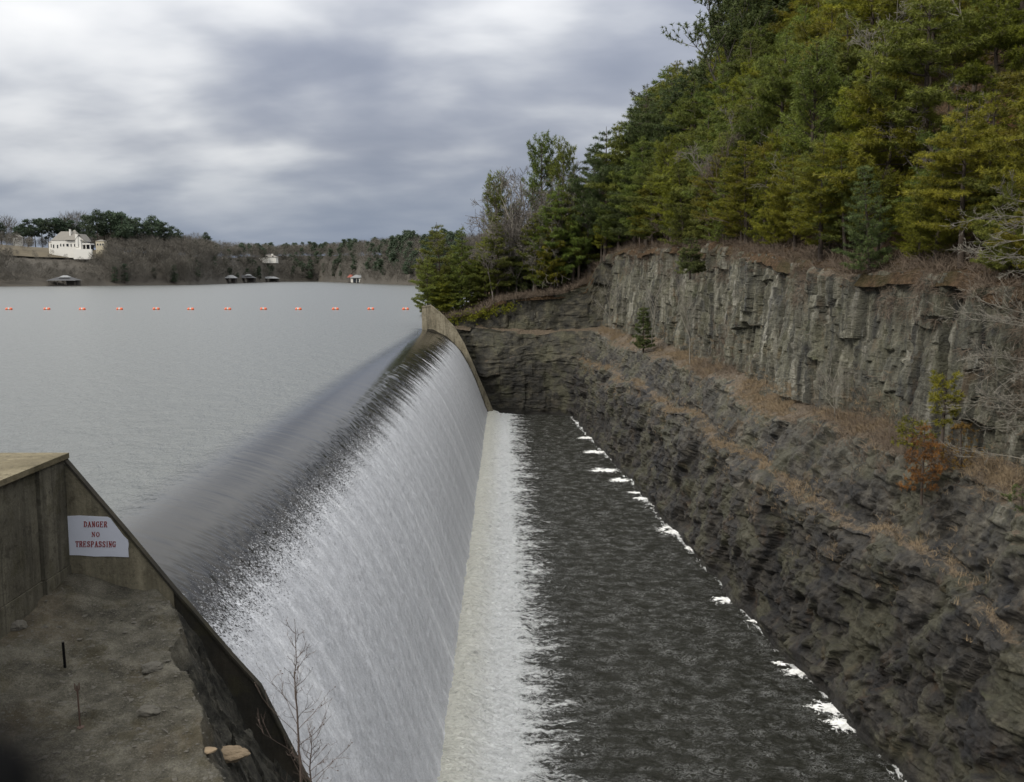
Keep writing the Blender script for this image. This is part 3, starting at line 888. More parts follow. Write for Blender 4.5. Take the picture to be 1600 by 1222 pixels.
def build_river():
    xs = np.concatenate([np.arange(-2.4, 3.5, 0.055), np.arange(3.5, 15.5, 0.075)])
    ys = [9.0]
    while ys[-1] < 113.2: ys.append(ys[-1] + 0.0017 * max(ys[-1], 26) * (1 if ys[-1] > 26 else 3))
    ys = np.array(ys)
    X, Y = np.meshgrid(xs, ys, indexing='ij')
    h = 0.13 * fbm(X / 1.5, Y / 0.9, X * 0, 4, 2, 0.6) + 0.08 * fbm(X / 0.35 + 0.5 * Y, Y / 0.3, X * 0, 3, 4, 0.6)
    a = np.exp(-((X + 0.1) / 1.5) ** 2) * np.clip((X + 2.0) / 0.8, 0.15, 1)
    h = h + a * (0.30 * fbm(X / 0.9, Y / 0.45, X * 0, 4, 9, 0.6) + 0.08)
    roll = np.exp(-((X + 1.75) / 0.85) ** 2) * (0.50 + 0.12 * fbm(Y / 1.6, X / 1.0, X * 0, 3, 22))
    h = h + roll
    rid = 1 - np.abs(fbm(X / 1.3 + 3, Y / 0.8, X * 0, 3, 33)) * 2
    h = h + 0.05 * np.clip(rid, 0, 1) ** 3
    X2 = X + 0.08 * fbm(X / 0.8, Y / 0.8, X * 0, 2, 44)
    me = mesh_np('river', np.stack([X2, Y, h + RIVER_Z], 2).reshape(-1, 3), grid_faces(len(xs), len(ys))[:, ::-1], True)
    bankv = np.exp(-np.clip(edge_x(Y) - X, 0, None) / 0.55) * (Y < 110)
    a = me.attributes.new('bank', 'FLOAT', 'POINT'); a.data.foreach_set('value', bankv.ravel().astype(np.float32))
    tag(link('river', me, M['river']), 'dark choppy pool below the spillway with white foam along its left side', kind='structure')


build_river()

# floating foam rafts along the foot of the cliff
foam_spots = [
    (968, 750, 24, 6, 'flat oval foam raft floating at the cliff foot, farthest large one'),
    (945, 735, 34, 6, 'long thin foam streak just beyond the oval raft'),
    (992, 770, 18, 4, 'small narrow foam strip between the oval raft and the next pair'),
    (1002, 779, 16, 5, 'small foam pad touching the cliff past the oval raft'),
    (1050, 829, 34, 13, 'broad foam raft against the cliff at mid pool'),
    (1078, 858, 12, 10, 'ragged little foam scrap below the broad mid pool raft'),
    (1134, 937, 34, 9, 'lone white foam raft off the cliff between mid pool and the nearest rafts'),
    (1180, 971, 18, 5, 'thin foam wisp hugging the cliff past the lone raft'),
    (1218, 1037, 15, 6, 'tiny round foam pad left of the long wedge'),
    (1257, 1051, 46, 15, 'long wedge of foam lying along the dark rock'),
    (1297, 1107, 56, 17, 'big foam raft nearest the camera, upper lobe'),
    (1325, 1133, 56, 20, 'ragged foam raft trailing towards the camera'),
    (930, 706, 30, 5, 'thin foam line at the cliff foot near the back wall'),
    (915, 684, 20, 4, 'faint foam dash closest to the back rock wall'),
]
for i, (px, py, w, h, lab) in enumerate(foam_spots):
    c = on(px, py, RIVER_Z + 0.08)
    ex = on(px + w / 2, py, RIVER_Z)[0] - c[0]
    ey = abs(on(px, py - h / 2, RIVER_Z)[1] - on(px, py + h / 2, RIVER_Z)[1]) / 2
    n = 90; an = np.arange(n) * 2 * math.pi / n
    rr = 1 + 0.9 * fbm(np.cos(an) * 2.2 + i * 7, np.sin(an) * 2.2, an * 0, 5, i, 0.75)
    v = [(0, 0, 0.04)]
    for k, (s, hh) in enumerate(((0.5, 0.035), (0.95, 0.028), (1.3, 0.012), (1.32, -0.15))):
        for j in range(n): v.append((math.cos(an[j]) * ex * rr[j] * s, math.sin(an[j]) * ey * rr[j] * s, hh + 0.012 * random.uniform(-1, 1) * (k < 3)))
    f3 = [(0, 1 + j, 1 + (j + 1) % n) for j in range(n)]
    f4 = [(1 + k * n + j, 1 + (k + 1) * n + j, 1 + (k + 1) * n + (j + 1) % n, 1 + k * n + (j + 1) % n) for k in range(3) for j in range(n)]
    me = mesh_np('foam_patch', np.array(v), [np.array(f3), np.array(f4)])
    ed = np.concatenate([[0], np.repeat([0.45, 0.8, 1.0, 1.1], n)]).astype(np.float32)
    a = me.attributes.new('edge', 'FLOAT', 'POINT'); a.data.foreach_set('value', ed)
    o = link('foam_patch', me, M['foam'])
    o.location = (c[0], c[1], RIVER_Z + 0.07)
    tag(o, lab, 'foam patch', 'foam rafts along the cliff foot')

# ------------------------------------------------------------------ abutments
WT = 0.13                                # thickness of the face wall
TOPP = [(-9.7, 2.45), (WALL_X, 2.45)]
for px, py in ((200, 826), (279, 921), (306, 951), (364, 1019), (409, 1068), (444, 1138), (486, 1220)):
    q = at(px, py, NEAR_Y + WT); TOPP.append((float(q[0]), float(q[2])))
TOPP += [(-2.7, -7.2), (-1.7, -9.6), (-1.3, -10.8)]

near = empty('abutment_wall', (WALL_X, NEAR_Y, 0), 'near concrete abutment wall with sloping dark top edge beside the warning sign', 'concrete wall')


def rel(o, root):                        # geometry given in world coordinates, child of a placed Empty
    o.location = tuple(-c for c in root.location)
    return o


b = MB()
b.prism([(-9.7, -14), (-9.7, 2.35), (WALL_X, 2.35), (TOPP[2][0], TOPP[2][1] - 0.035), (TOPP[3][0] - 0.06, TOPP[3][1] + 0.03), (TOPP[3][0] - 0.06, -14)], 'y', NEAR_Y, NEAR_Y + WT - 0.02)
rel(b.build('face_panel', M['concrete'], near), near)
b = MB()
b.prism([(TOPP[3][0] - 0.055, -14), (TOPP[3][0] - 0.055, TOPP[3][1] + 0.02)] + [(x, z - 0.035) for x, z in TOPP[3:]] + [(-1.3, -14)], 'y', NEAR_Y + 0.05, NEAR_Y + WT - 0.02)
rel(b.build('lower_panel', M['concrete_dark'], near), near)
b = MB()
cop = [(x, z) for x, z in TOPP[1:]] + [(x - 0.02, z - 0.045) for x, z in TOPP[1:][::-1]]
b.prism(cop, 'y', NEAR_Y - 0.02, NEAR_Y + WT)
rel(b.build('sloping_coping', M['concrete_dark'], near), near)

# wall coming towards the camera on the left
side = empty('retaining_wall', (WALL_X, NEAR_Y - 5, 0), 'tall stained retaining wall running towards the camera at the left edge', 'concrete wall')
ys = [NEAR_Y - 0.004, NEAR_Y - 1.05, NEAR_Y - 4.6, NEAR_Y - 8.2, NEAR_Y - 12, NEAR_Y - 16]
for i in range(len(ys) - 1):
    b = MB()
    rec = 0.0 if i == 0 else -0.055
    b.box(WALL_X - 1.1, WALL_X + rec - (0.01 * (i % 2)), ys[i + 1] + 0.012, ys[i] - 0.012, 0.35, 2.45)
    rel(b.build('wall_panel', M['concrete_grey'], side), side)
    b = MB()
    b.box(WALL_X - 1.1, WALL_X + rec + 0.02 - (0.01 * (i % 2)), ys[i + 1] + 0.012, ys[i] - 0.012, -2.5, 0.335)
    rel(b.build('footing_panel', M['concrete_grey'], side), side)
b = MB(); b.box(WALL_X - 1.05, WALL_X - 0.09, NEAR_Y - 16, NEAR_Y - 0.01, -2.4, 2.40)
rel(b.build('wall_core', M['concrete_dark'], side), side)
# the deck on top of the abutment
b = MB()
b.prism([(-40, NEAR_Y - 16), (WALL_X + 0.03, NEAR_Y - 16), (WALL_X + 0.03, NEAR_Y - 0.035), (WALL_X + 0.03, NEAR_Y + WT + 0.01), (-40, NEAR_Y + WT + 0.01)], 'z', 2.454, 2.56)
tag(b.build('abutment_deck', M['concrete_top']), 'tan lichened concrete deck on top of the left wall', 'concrete deck', kind='structure')
b = MB(); b.box(-40, -9.71, NEAR_Y + 0.02, NEAR_Y + WT - 0.02, -6, 2.45)
tag(b.build('lake_side_wall', M['concrete_dark']), kind='structure')

# far abutment
far = empty('abutment_wall', (-8.45, FAR_Y, 0), 'far concrete abutment wall where the spillway meets the wooded point', 'concrete wall')
TOPF = [(-9.65, 2.6), (-8.6, 2.75), (-7.2, 1.6), (-5.9, 0.2), (-4.75, -1.75), (-3.95, -3.6), (-3.15, -5.6), (-2.3, -7.5), (-1.65, -9.1), (-1.1, -10.6)]
b = MB(); b.prism([(-9.65, -12)] + [(x, z - 0.1) for x, z in TOPF] + [(-1.1, -12)], 'y', FAR_Y, FAR_Y + 0.5)
rel(b.build('face_panel', M['concrete_far'], far), far)
b = MB()
cop = [(x, z) for x, z in TOPF] + [(x - 0.05, z - 0.16) for x, z in TOPF[::-1]]
b.prism(cop, 'y', FAR_Y - 0.06, FAR_Y + 0.56)
rel(b.build('coping', M['concrete_far'], far), far)
b = MB()     # algae-dark splash band hugging the water line
pw = np.array([p for p in PROF if -9.6 < p[0] < -1.3])
band = [(x, z + 0.18 + 0.1 * (i % 2)) for i, (x, z) in enumerate(pw)] + [(x, z - 0.6) for x, z in pw[::-1]]
b.prism(band, 'y', FAR_Y - 0.012, FAR_Y + 0.1)
rel(b.build('splash_band', M['concrete_dark'], far), far)

# ------------------------------------------------------------------ painted warning sign
SY = NEAR_Y
sg = empty('warning_sign', at(150, 840, SY - 0.01), 'white painted panel reading DANGER NO TRESPASSING in dark red letters', 'sign')
out_px = [(100.5, 806.5), (125, 805.5), (150, 806.8), (168, 807.5), (173, 810), (178, 817), (186, 827.5), (194, 838), (200, 843.5), (201.5, 850), (200.5, 858), (201.5, 870.5), (175, 869.2), (150, 869.5), (125, 867.5), (101.5, 867)]
pts = [at(x, y, SY) for x, y in out_px]
b = MB(); b.prism([(p[0], p[2]) for p in pts], 'y', SY - 0.012, SY - 0.001)
rel(b.build('painted_panel', M['sign'], sg), sg)

# serif capitals as strokes on a 0..1 x 0..1 cell: (x0,y0,x1,y1,width)
T, S_ = 0.17, 0.09
GLY = {
    'D': [(0.2, 0, 0.2, 1, T), (0.05, 0, 0.5, 0, S_), (0.05, 1, 0.5, 1, S_), (0.5, 1, 0.8, 0.8, T * .8), (0.8, 0.8, 0.85, 0.5, T), (0.85, 0.5, 0.8, 0.2, T), (0.8, 0.2, 0.5, 0, T * .8)],
    'A': [(0.15, 0, 0.47, 1, S_ * 1.2), (0.47, 1, 0.82, 0, T), (0.27, 0.35, 0.7, 0.35, S_), (0.0, 0, 0.32, 0, S_), (0.66, 0, 1.0, 0, S_)],
    'N': [(0.2, 0, 0.2, 1, S_ * 1.2), (0.2, 1, 0.8, 0, T), (0.8, 0, 0.8, 1, S_ * 1.2), (0.05, 0, 0.36, 0, S_), (0.02, 1, 0.25, 1, S_), (0.64, 1, 0.96, 1, S_)],
    'G': [(0.85, 0.75, 0.7, 0.95, S_), (0.7, 0.95, 0.45, 1, S_), (0.45, 1, 0.2, 0.8, T * .8), (0.2, 0.8, 0.12, 0.5, T), (0.12, 0.5, 0.2, 0.2, T), (0.2, 0.2, 0.45, 0, T * .8), (0.45, 0, 0.8, 0.1, S_), (0.8, 0.05, 0.8, 0.45, T), (0.6, 0.45, 0.97, 0.45, S_), (0.85, 0.7, 0.85, 1, S_)],
    'E': [(0.2, 0, 0.2, 1, T), (0.05, 0, 0.85, 0, S_), (0.05, 1, 0.82, 1, S_), (0.2, 0.52, 0.6, 0.52, S_), (0.85, 0, 0.85, 0.25, S_), (0.82, 0.77, 0.82, 1, S_), (0.6, 0.4, 0.6, 0.64, S_)],
    'R': [(0.2, 0, 0.2, 1, T), (0.05, 0, 0.38, 0, S_), (0.05, 1, 0.6, 1, S_), (0.6, 1, 0.78, 0.77, T), (0.78, 0.77, 0.6, 0.5, T), (0.2, 0.5, 0.6, 0.5, S_), (0.52, 0.5, 0.85, 0, T), (0.75, 0, 1.0, 0, S_)],
    'O': [(0.5, 1, 0.2, 0.8, T * .8), (0.2, 0.8, 0.12, 0.5, T), (0.12, 0.5, 0.2, 0.2, T), (0.2, 0.2, 0.5, 0, T * .8), (0.5, 0, 0.8, 0.2, T * .8), (0.8, 0.2, 0.88, 0.5, T), (0.88, 0.5, 0.8, 0.8, T), (0.8, 0.8, 0.5, 1, T * .8)],
    'T': [(0.5, 0, 0.5, 1, T), (0.08, 1, 0.92, 1, S_), (0.08, 1, 0.08, 0.75, S_), (0.92, 1, 0.92, 0.75, S_), (0.33, 0, 0.67, 0, S_)],
    'S': [(0.8, 0.78, 0.65, 0.97, S_), (0.65, 0.97, 0.38, 0.98, S_), (0.38, 0.98, 0.18, 0.76, T), (0.18, 0.76, 0.38, 0.55, T), (0.38, 0.55, 0.68, 0.43, T), (0.68, 0.43, 0.84, 0.24, T), (0.84, 0.24, 0.62, 0.02, T * .8), (0.62, 0.02, 0.35, 0.03, S_), (0.35, 0.03, 0.18, 0.22, S_), (0.15, 0.0, 0.15, 0.3, S_), (0.82, 0.7, 0.82, 1, S_)],
    'P': [(0.2, 0, 0.2, 1, T), (0.05, 0, 0.4, 0, S_), (0.05, 1, 0.6, 1, S_), (0.6, 1, 0.82, 0.75, T), (0.82, 0.75, 0.6, 0.46, T), (0.2, 0.46, 0.6, 0.46, S_)],
    'I': [(0.5, 0, 0.5, 1, T), (0.28, 0, 0.72, 0, S_), (0.28, 1, 0.72, 1, S_)],
}


def letter(ch, px0, pw, ytop, ybot, k):
    b = MB()
    for (x0, y0, x1, y1, w) in GLY[ch]:
        a = at(px0 + x0 * pw, ybot + (ytop - ybot) * y0, SY); c = at(px0 + x1 * pw, ybot + (ytop - ybot) * y1, SY)
        hgt = at(px0, ytop, SY)[2] - at(px0, ybot, SY)[2]
        d = np.array([c[0] - a[0], c[2] - a[2]]); L = np.linalg.norm(d); d /= L
        n = np.array([-d[1], d[0]]) * w * hgt * 0.55
        e = d * w * hgt * 0.3
        q = [(a[0] - e[0] + n[0], a[2] - e[1] + n[1]), (c[0] + e[0] + n[0], c[2] + e[1] + n[1]), (c[0] + e[0] - n[0], c[2] + e[1] - n[1]), (a[0] - e[0] - n[0], a[2] - e[1] - n[1])]
        b.prism(q, 'y', SY - 0.0165 - 0.0002 * k, SY - 0.0125)
        k += 1
    rel(b.build('letter', M['red'], sg), sg)


for word, x0, x1, y0, y1 in (('DANGER', 131.0, 168.6, 814.6, 822.8), ('NO', 143.2, 156.8, 831.0, 838.0), ('TRESPASSING', 118.0, 181.8, 845.4, 854.0)):
    wd = [0.62 if c == 'I' else 1.0 for c in word]; tot = sum(wd); x = x0
    for i, c in enumerate(word):
        w = (x1 - x0) * wd[i] / tot
        sl = (x - 100) * 0.006
        letter(c, x + w * 0.06, w * 0.86, y0 + sl, y1 + sl, 0); x += w

# ------------------------------------------------------------------ stony shelf at the left
_tp = np.array(TOPP)


def shelf_z(x, y):
    ex = np.interp(y, [8, 12.5, 14.5, 16.5, NEAR_Y], [-3.1, -3.78, -4.85, -5.95, -6.6])      # brow
    top = -0.15 - 0.10 * (NEAR_Y - y) + 0.0 * x - 0.08 * np.clip(x + 8.4, 0, 3)
    top = top + 0.25 * np.exp(-((x - WALL_X) / 0.8) ** 2)
    over = np.clip(x - ex + 0.30 * fbm(x / 0.9, y / 0.9, x * 0, 3, 31), 0, None)
    rock = np.clip(over / 0.35, 0, 1)
    z = top - 2.0 * over ** 0.9
    blocks = 0.20 * cells(x + y * 0.7 + 0.3 * fbm(x, y, x * 0, 2, 3), y - x * 0.4, 0.75, 0.6, 50) + 0.10 * cells(x - y * 0.5, y, 0.32, 0.28, 51)
    z = z + rock * (blocks + 0.35 * fbm(x / 0.8, y / 0.8, x * 0, 4, 32, 0.6))
    z = z + (1 - rock) * (0.05 * fbm(x / 1.0, y / 1.0, x * 0, 4, 33) + 0.018 * fbm(x / 0.12, y / 0.12, x * 0, 3, 34))
    lip = np.exp(-((x - ex + 0.25) / 0.35) ** 2)
    z = z + lip * 0.10 * (fbm(x / 0.5, y / 0.5, x * 0, 3, 37) + 0.3)
    kk = NEAR_Y / np.clip(y, 4, None)      # keep the rocks below the sloping wall top
    lim = 6 - (6 - (np.interp(x * kk, _tp[:, 0], _tp[:, 1]) - 0.45)) / kk - 0.10 * fbm(x / 0.4, y / 0.4, x * 0, 3, 39)
    z = np.where(x > WALL_X + 0.8, np.minimum(z, lim), z)
    # low shale steps crossing the shelf
    stp = fbm(x / 1.6, y / 0.9 - x * 0.5, x * 0, 3, 38)
    z = z + 0.05 * np.tanh(stp * 12) * (1 - rock)
    return z, rock


xs = np.arange(WALL_X - 0.05, 0.4, 0.03); ysv = np.arange(6.5, NEAR_Y + 0.03, 0.033)
X, Y = np.meshgrid(xs, ysv, indexing='ij')
Z, RK = shelf_z(X, Y)
me = mesh_np('rock_shelf', np.stack([X, Y, Z], 2).reshape(-1, 3), grid_faces(len(xs), len(ysv))[:, ::-1])
a = me.attributes.new('rock', 'FLOAT', 'POINT'); a.data.foreach_set('value', RK.ravel().astype(np.float32))
tag(link('rock_shelf', me, M['gravel']), 'gravelly rock shelf in the corner below the left wall', kind='structure')


def shelf_pt(px, py, dz=0.0):
    y0, y1 = 8.0, NEAR_Y
    for k in range(600):
        y = y0 + (y1 - y0) * k / 599
        p = at(px, py, y)
        if p[2] <= float(shelf_z(np.array([p[0]]), np.array([p[1]]))[0][0]): break
    p[2] = float(shelf_z(np.array([p[0]]), np.array([p[1]]))[0][0]) + dz
    return p


def stone(name, c, r, sq, mat, label, cat, seed, rz=0.0, group=None, tilt=0.0):
    b = MB(); b.ball((0, 0, 0), r, 28, 16, sq, 0.30, seed)
    me = b.mesh(name)
    co = np.zeros(len(me.vertices) * 3, np.float32); me.vertices.foreach_get('co', co); co = co.reshape(-1, 3)
    co += (0.015 * r / 0.3 * np.stack([fbm(co[:, 0] * 9, co[:, 1] * 9, co[:, 2] * 20, 3, seed + q) for q in range(3)], 1)).astype(np.float32)
    me.vertices.foreach_set('co', co.ravel())
    o = link(name, me, mat); o.location = tuple(c); o.rotation_euler = (tilt, tilt * 0.5, rz)
    return tag(o, label, cat, group)


p = shelf_pt(355, 1186)
stone('boulder', (p[0], p[1], p[2] + 0.07), 0.31, (1, 0.62, 0.34), M['sandstone'], 'flat tan boulder at the brow of the stony shelf', 'boulder', 3, 0.15)
p = shelf_pt(322, 1176)
stone('stone_slab', (p[0], p[1], p[2] + 0.02), 0.17, (1, 0.6, 0.18), M['sandstone'], 'thin tan stone flake touching the left end of the flat boulder', 'stone', 9, 0.2)
for i, (px, py, r, lab) in enumerate([
    (232, 1112, 0.17, 'dark shale slab jutting from the shelf left of the brow'),
    (238, 1046, 0.20, 'grey rock block at the inner edge of the broken brow'),
    (28, 980, 0.22, 'long grey stone leaning at the foot of the left wall'),
]):
    p = shelf_pt(px, py)
    stone('stone_slab' if i < 1 else 'rock', (p[0], p[1], p[2] + r * 0.08), r, (1, 0.7, 0.42), M['slab'], lab, 'rock', 20 + i, i * 0.9, 'loose rocks on the stony shelf', 0.15)

# scattered chips of shale on the shelf: nobody could count them
n = 9000
cx = rng.uniform(WALL_X, -3.2, n); cy = rng.uniform(9, NEAR_Y - 0.05, n)
cz, rk = shelf_z(cx, cy)
s = (rng.gamma(1.6, 0.0055, n) + 0.005) * (1 - 0.6 * rk)
base = np.array([(-1, -1, 0), (1, -1, 0), (1, 1, 0), (-1, 1, 0), (0, 0, 1)], float)
V = rng.normal(0, 0.35, (n, 5, 3)) + base[None]
V = V * s[:, None, None] * np.array([1, 1, 0.45]) + np.stack([cx, cy, cz], 1)[:, None]
fi = np.array([(0, 1, 4), (1, 2, 4), (2, 3, 4), (3, 0, 4)])
Fc = (np.arange(n)[:, None, None] * 5 + fi[None]).reshape(-1, 3)
tag(link('gravel', mesh_np('gravel', V.reshape(-1, 3), Fc), M['slab']), 'loose shale chips strewn over the shelf', 'gravel', kind='stuff')

# two iron stakes
p = shelf_pt(102, 1043)
st1 = empty('iron_stake', p, 'short black iron pipe standing upright in the gravel near the left wall', 'stake', 'iron stakes in the shelf')
b = MB(); b.tubes([(0, 0, -0.2)], [(-0.015, 0, 0.44)], 0.024, 0.022, 8); b.build('pipe', M['black'], st1)
b = MB(); b.tubes([(-0.015, 0, 0.44)], [(-0.016, 0, 0.456)], 0.027, 0.027, 8); b.ball((-0.016, 0, 0.456), 0.026, 8, 4, (1, 1, 0.3)); b.build('pipe_cap', M['slab'], st1)
p = shelf_pt(126, 1137)
st2 = empty('iron_stake', p, 'thin rusty rod with a forked top standing nearest the camera on the gravel', 'stake', 'iron stakes in the shelf')
b = MB(); b.tubes([(0, 0, -0.2)], [(-0.02, 0, 0.66)], 0.012, 0.012, 6); b.build('rod', M['rust'], st2)
b = MB(); b.tubes([(-0.02, 0, 0.58), (-0.05, 0, 0.6), (0.01, 0, 0.6), (-0.05, 0, 0.60)], [(-0.05, 0, 0.60), (-0.055, 0, 0.70), (0.015, 0, 0.71), (0.01, 0, 0.60)], 0.011, 0.009, 6); b.build('fork', M['rust'], st2)
b = MB(); b.ball((0, 0, 0.0), 0.06, 8, 5, (1, 1, 0.4), 0.3, 4); b.build('base_clod', M['rust'], st2)

# ------------------------------------------------------------------ vegetation generators
def needles(points, dirs, n, length, width, r, spread=0.9):
    """thin triangles radiating round each twig end"""
    m = len(points)
    P = np.repeat(points, n, 0); D = np.repeat(dirs, n, 0)
    v = D * 0.55 + r.normal(0, spread, (m * n, 3)); v /= np.linalg.norm(v, axis=1)[:, None]
    w = np.cross(v, r.normal(0, 1, (m * n, 3))); w /= np.linalg.norm(w, axis=1)[:, None]
    L = length * r.uniform(0.6, 1.25, (m * n, 1))
    A = P + v * L * 0.02 - w * width; B = P + v * L * 0.02 + w * width; C = P + v * L
    V = np.stack([A, B, C], 1).reshape(-1, 3)
    return V, np.arange(m * n * 3).reshape(-1, 3)


def pine_data(seed, h, cb, spread, mode='layered', dens=1.0, nl=0.17, nw=0.016, k=13, droop=0.0):
    """trunk + limbs MB and foliage arrays; built at the origin"""
    r = np.random.default_rng(seed)
    tb = MB()
    nz = 9
    zz = np.linspace(-0.4, h, nz)
    sway = np.cumsum(r.normal(0, 0.02 * h / nz, (nz, 2)), 0)
    tp = np.stack([sway[:, 0], sway[:, 1], zz], 1)
    rad = np.interp(zz, [0, h], [0.016 * h + 0.03, 0.015])
    tb.tubes(tp[:-1], tp[1:], rad[:-1], rad[1:], 7)
    P0 = []; P1 = []; R0 = []; R1 = []; tips = []; td = []
    z = cb * h
    while z < h * 0.985:
        t = (z - cb * h) / (h * (1 - cb))
        if mode == 'layered': L = spread * (0.55 + 0.6 * math.sin(math.pi * min(1, t * 0.75 + 0.18))) * (1 - t ** 2.6)
        elif mode == 'cone': L = spread * (1 - t) ** 0.8 + 0.15
        else: L = spread * math.sqrt(max(0.02, 1 - (2 * t - 1) ** 2 * 0.92))      # round head
        cnt = r.integers(4, 7)
        a0 = r.uniform(0, 6.28)
        for i in range(cnt):
            if r.random() > (0.9 if mode != 'round' else 0.85): continue
            a = a0 + i * 6.283 / cnt + r.normal(0, 0.25)
            l = L * r.uniform(0.6, 1.2)
            el = {'layered': 0.10, 'cone': 0.25, 'round': 0.35 + 0.6 * t}[mode] + r.normal(0, 0.12) - droop
            if mode == 'layered': el += 0.35 * max(0, t - 0.6)
            base = np.array([np.interp(z, zz, tp[:, 0]), np.interp(z, zz, tp[:, 1]), z])
            d = np.array([math.cos(a) * math.cos(el), math.sin(a) * math.cos(el), math.sin(el)])
            nseg = 5
            pts = [base]
            for q in range(nseg):
                d = d + r.normal(0, 0.08, 3); d[2] += 0.05; d /= np.linalg.norm(d)
                pts.append(pts[-1] + d * l / nseg)
            pts = np.array(pts); rr = np.linspace(0.010 * l + 0.012, 0.006, nseg + 1)
            P0 += list(pts[:-1]); P1 += list(pts[1:]); R0 += list(rr[:-1]); R1 += list(rr[1:])
            ntw = max(4, int(l * (15 if mode == 'layered' and h > 6 else 10) * dens))
            for q in range(ntw):
                f = r.uniform(0.12, 1.0) ** 0.8 if q > 0 else 1.0
                k0 = min(nseg - 1, int(f * nseg)); p = pts[k0] * (1 - (f * nseg - k0)) + pts[k0 + 1] * (f * nseg - k0) if k0 < nseg else pts[-1]
                sd = 1 if q % 2 else -1
                yaw = a + sd * r.uniform(0.4, 1.2); tl = (0.16 + 0.20 * (1.1 - f) * l) * r.uniform(0.6, 1.3)
                tdir = np.array([math.cos(yaw), math.sin(yaw), r.uniform(0.0, 0.35)])
                if mode == 'round': tdir[2] += r.uniform(-0.3, 0.6)
                e = p + tdir * tl
                P0.append(p); P1.append(e); R0.append(0.007); R1.append(0.004)
                m = max(1, int(tl / 0.15))
                for w in range(m):
                    tips.append(p + tdir * tl * (w + 1) / m + r.normal(0, 0.03, 3)); td.append(tdir)
        z += r.uniform(0.26, 0.42) * max(1, h / 11) * (1.0 if h > 6 else 0.8) * (1.5 if mode == 'layered' and h > 6 else 1.0)
    tb.tubes(np.array(P0), np.array(P1), np.array(R0), np.array(R1), 3)
    tips = np.array(tips); td = np.array(td)
    if mode == 'layered': tips = tips + r.normal(0, 1, tips.shape) * np.array([0.06, 0.06, 0.03])
    V, Fm = needles(tips, td, k, nl, nw, r, 0.8 if mode == 'layered' else 0.9)
    return tb, V, Fm


def bare_data(seed, h, spread=0.45, lean=0.0, depth=5, r0=None, split=3, k=3, minr=0.006, up=0.25, first=0.25):
    r = np.random.default_rng(seed)
    segs = []

    def grow(p, d, L, rad, lv):
        n = 4 if lv < 2 else 3
        cur = p; pts = [p]
        for i in range(n):
            d = d + r.normal(0, 0.09 + 0.03 * lv, 3); d[2] += up * 0.12; d = d / np.linalg.norm(d)
            nxt = cur + d * L / n
            ra = rad * (1 - 0.45 * i / n); rb = rad * (1 - 0.45 * (i + 1) / n)
            segs.append((cur, nxt, max(ra, minr), max(rb, minr)))
            cur = nxt; pts.append(cur)
        if lv >= depth: return
        m = split + (1 if lv == 0 else 0) + int(r.integers(0, 2)) + (3 if lv == 0 else 0)
        for i in range(m):
            f = r.uniform(first if lv == 0 else 0.3, 1.0); q = pts[min(n, max(1, int(round(f * n))))]
            ax = r.normal(0, 1, 3); ax -= d * (ax @ d); ax /= np.linalg.norm(ax)
            nd = d * (1 - spread) + ax * spread * r.uniform(0.8, 1.6); nd[2] += up * 0.4; nd /= np.linalg.norm(nd)
            grow(q, nd, L * r.uniform(0.42, 0.66) * (1.15 - 0.35 * f), rad * 0.5, lv + 1)
    grow(np.array([0, 0, -0.2]), np.array([lean, 0, 1.0]), h * 0.72, r0 or h * 0.012, 0)
    a = np.array([s[0] for s in segs]); b_ = np.array([s[1] for s in segs])
    ra = np.array([s[2] for s in segs]); rb = np.array([s[3] for s in segs])
    return a, b_, ra, rb


def copy_thing(src, loc, rz, scale, label=None, name=None, mats=None, group=None):
    c = src.copy(); COL.objects.link(c)
    c.location = tuple(float(v) for v in loc); c.rotation_euler = (0, 0, rz)
    c.scale = (scale,) * 3 if isinstance(scale, (int, float)) else scale
    if label: c['label'] = label
    if group: c['group'] = group
    for ch in src.children:
        d = ch.copy(); COL.objects.link(d); d.parent = c
        if mats and ch.name.startswith('crown'):
            d.material_slots[0].link = 'OBJECT'; d.material_slots[0].material = mats
    return c


def make_pine(name, label, cat, group, crown_mat, loc, rz=0.0, scale=1.0, bark='bark', **kw):
    tb, V, Fm = pine_data(**kw)
    root = empty(name, loc, label, cat, group, rz, scale)
    tb.build('trunk', M[bark], root, True)
    link('crown', mesh_np('crown', V, Fm), crown_mat, root)
    return root


# ---------- pines of the hillside
protos = []
kinds = [
    dict(seed=101, h=9.0, cb=0.16, spread=2.6, mode='layered'),
    dict(seed=102, h=9.5, cb=0.24, spread=2.3, mode='layered'),
    dict(seed=103, h=8.5, cb=0.10, spread=2.7, mode='layered'),
    dict(seed=104, h=9.0, cb=0.28, spread=2.0, mode='round'),
    dict(seed=105, h=10.0, cb=0.20, spread=2.5, mode='layered', droop=0.08),
    dict(seed=106, h=8.0, cb=0.06, spread=2.2, mode='cone'),
]
SLOPE_G = 'pines crowding the slope above the cliff'
MATS = [M['pine_y'], M['pine_g'], M['pine_d']]
data_cache = []
for kd in kinds:
    tb, V, Fm = pine_data(**kd, dens=1.15, k=13, nl=0.22, nw=0.016)
    print('pine tris', len(Fm))
    tm = tb.mesh('trunk', True); tm.materials.append(M['bark'])
    cm = mesh_np('crown', V, Fm); cm.materials.append(M['pine_g'])
    data_cache.append((tm, cm))


def put_pine(k, loc, rz, sc3, mat, label, group, name='pine_tree', lean=(0, 0)):
    tm, cm = data_cache[k]
    root = empty(name, loc, label, 'pine tree', group, rz, sc3)
    root.rotation_euler = (lean[0], lean[1], rz)
    link('trunk', tm, None, root)
    c = link('crown', cm, None, root)
    if mat is not M['pine_g']:
        c.material_slots[0].link = 'OBJECT'; c.material_slots[0].material = mat
    return root


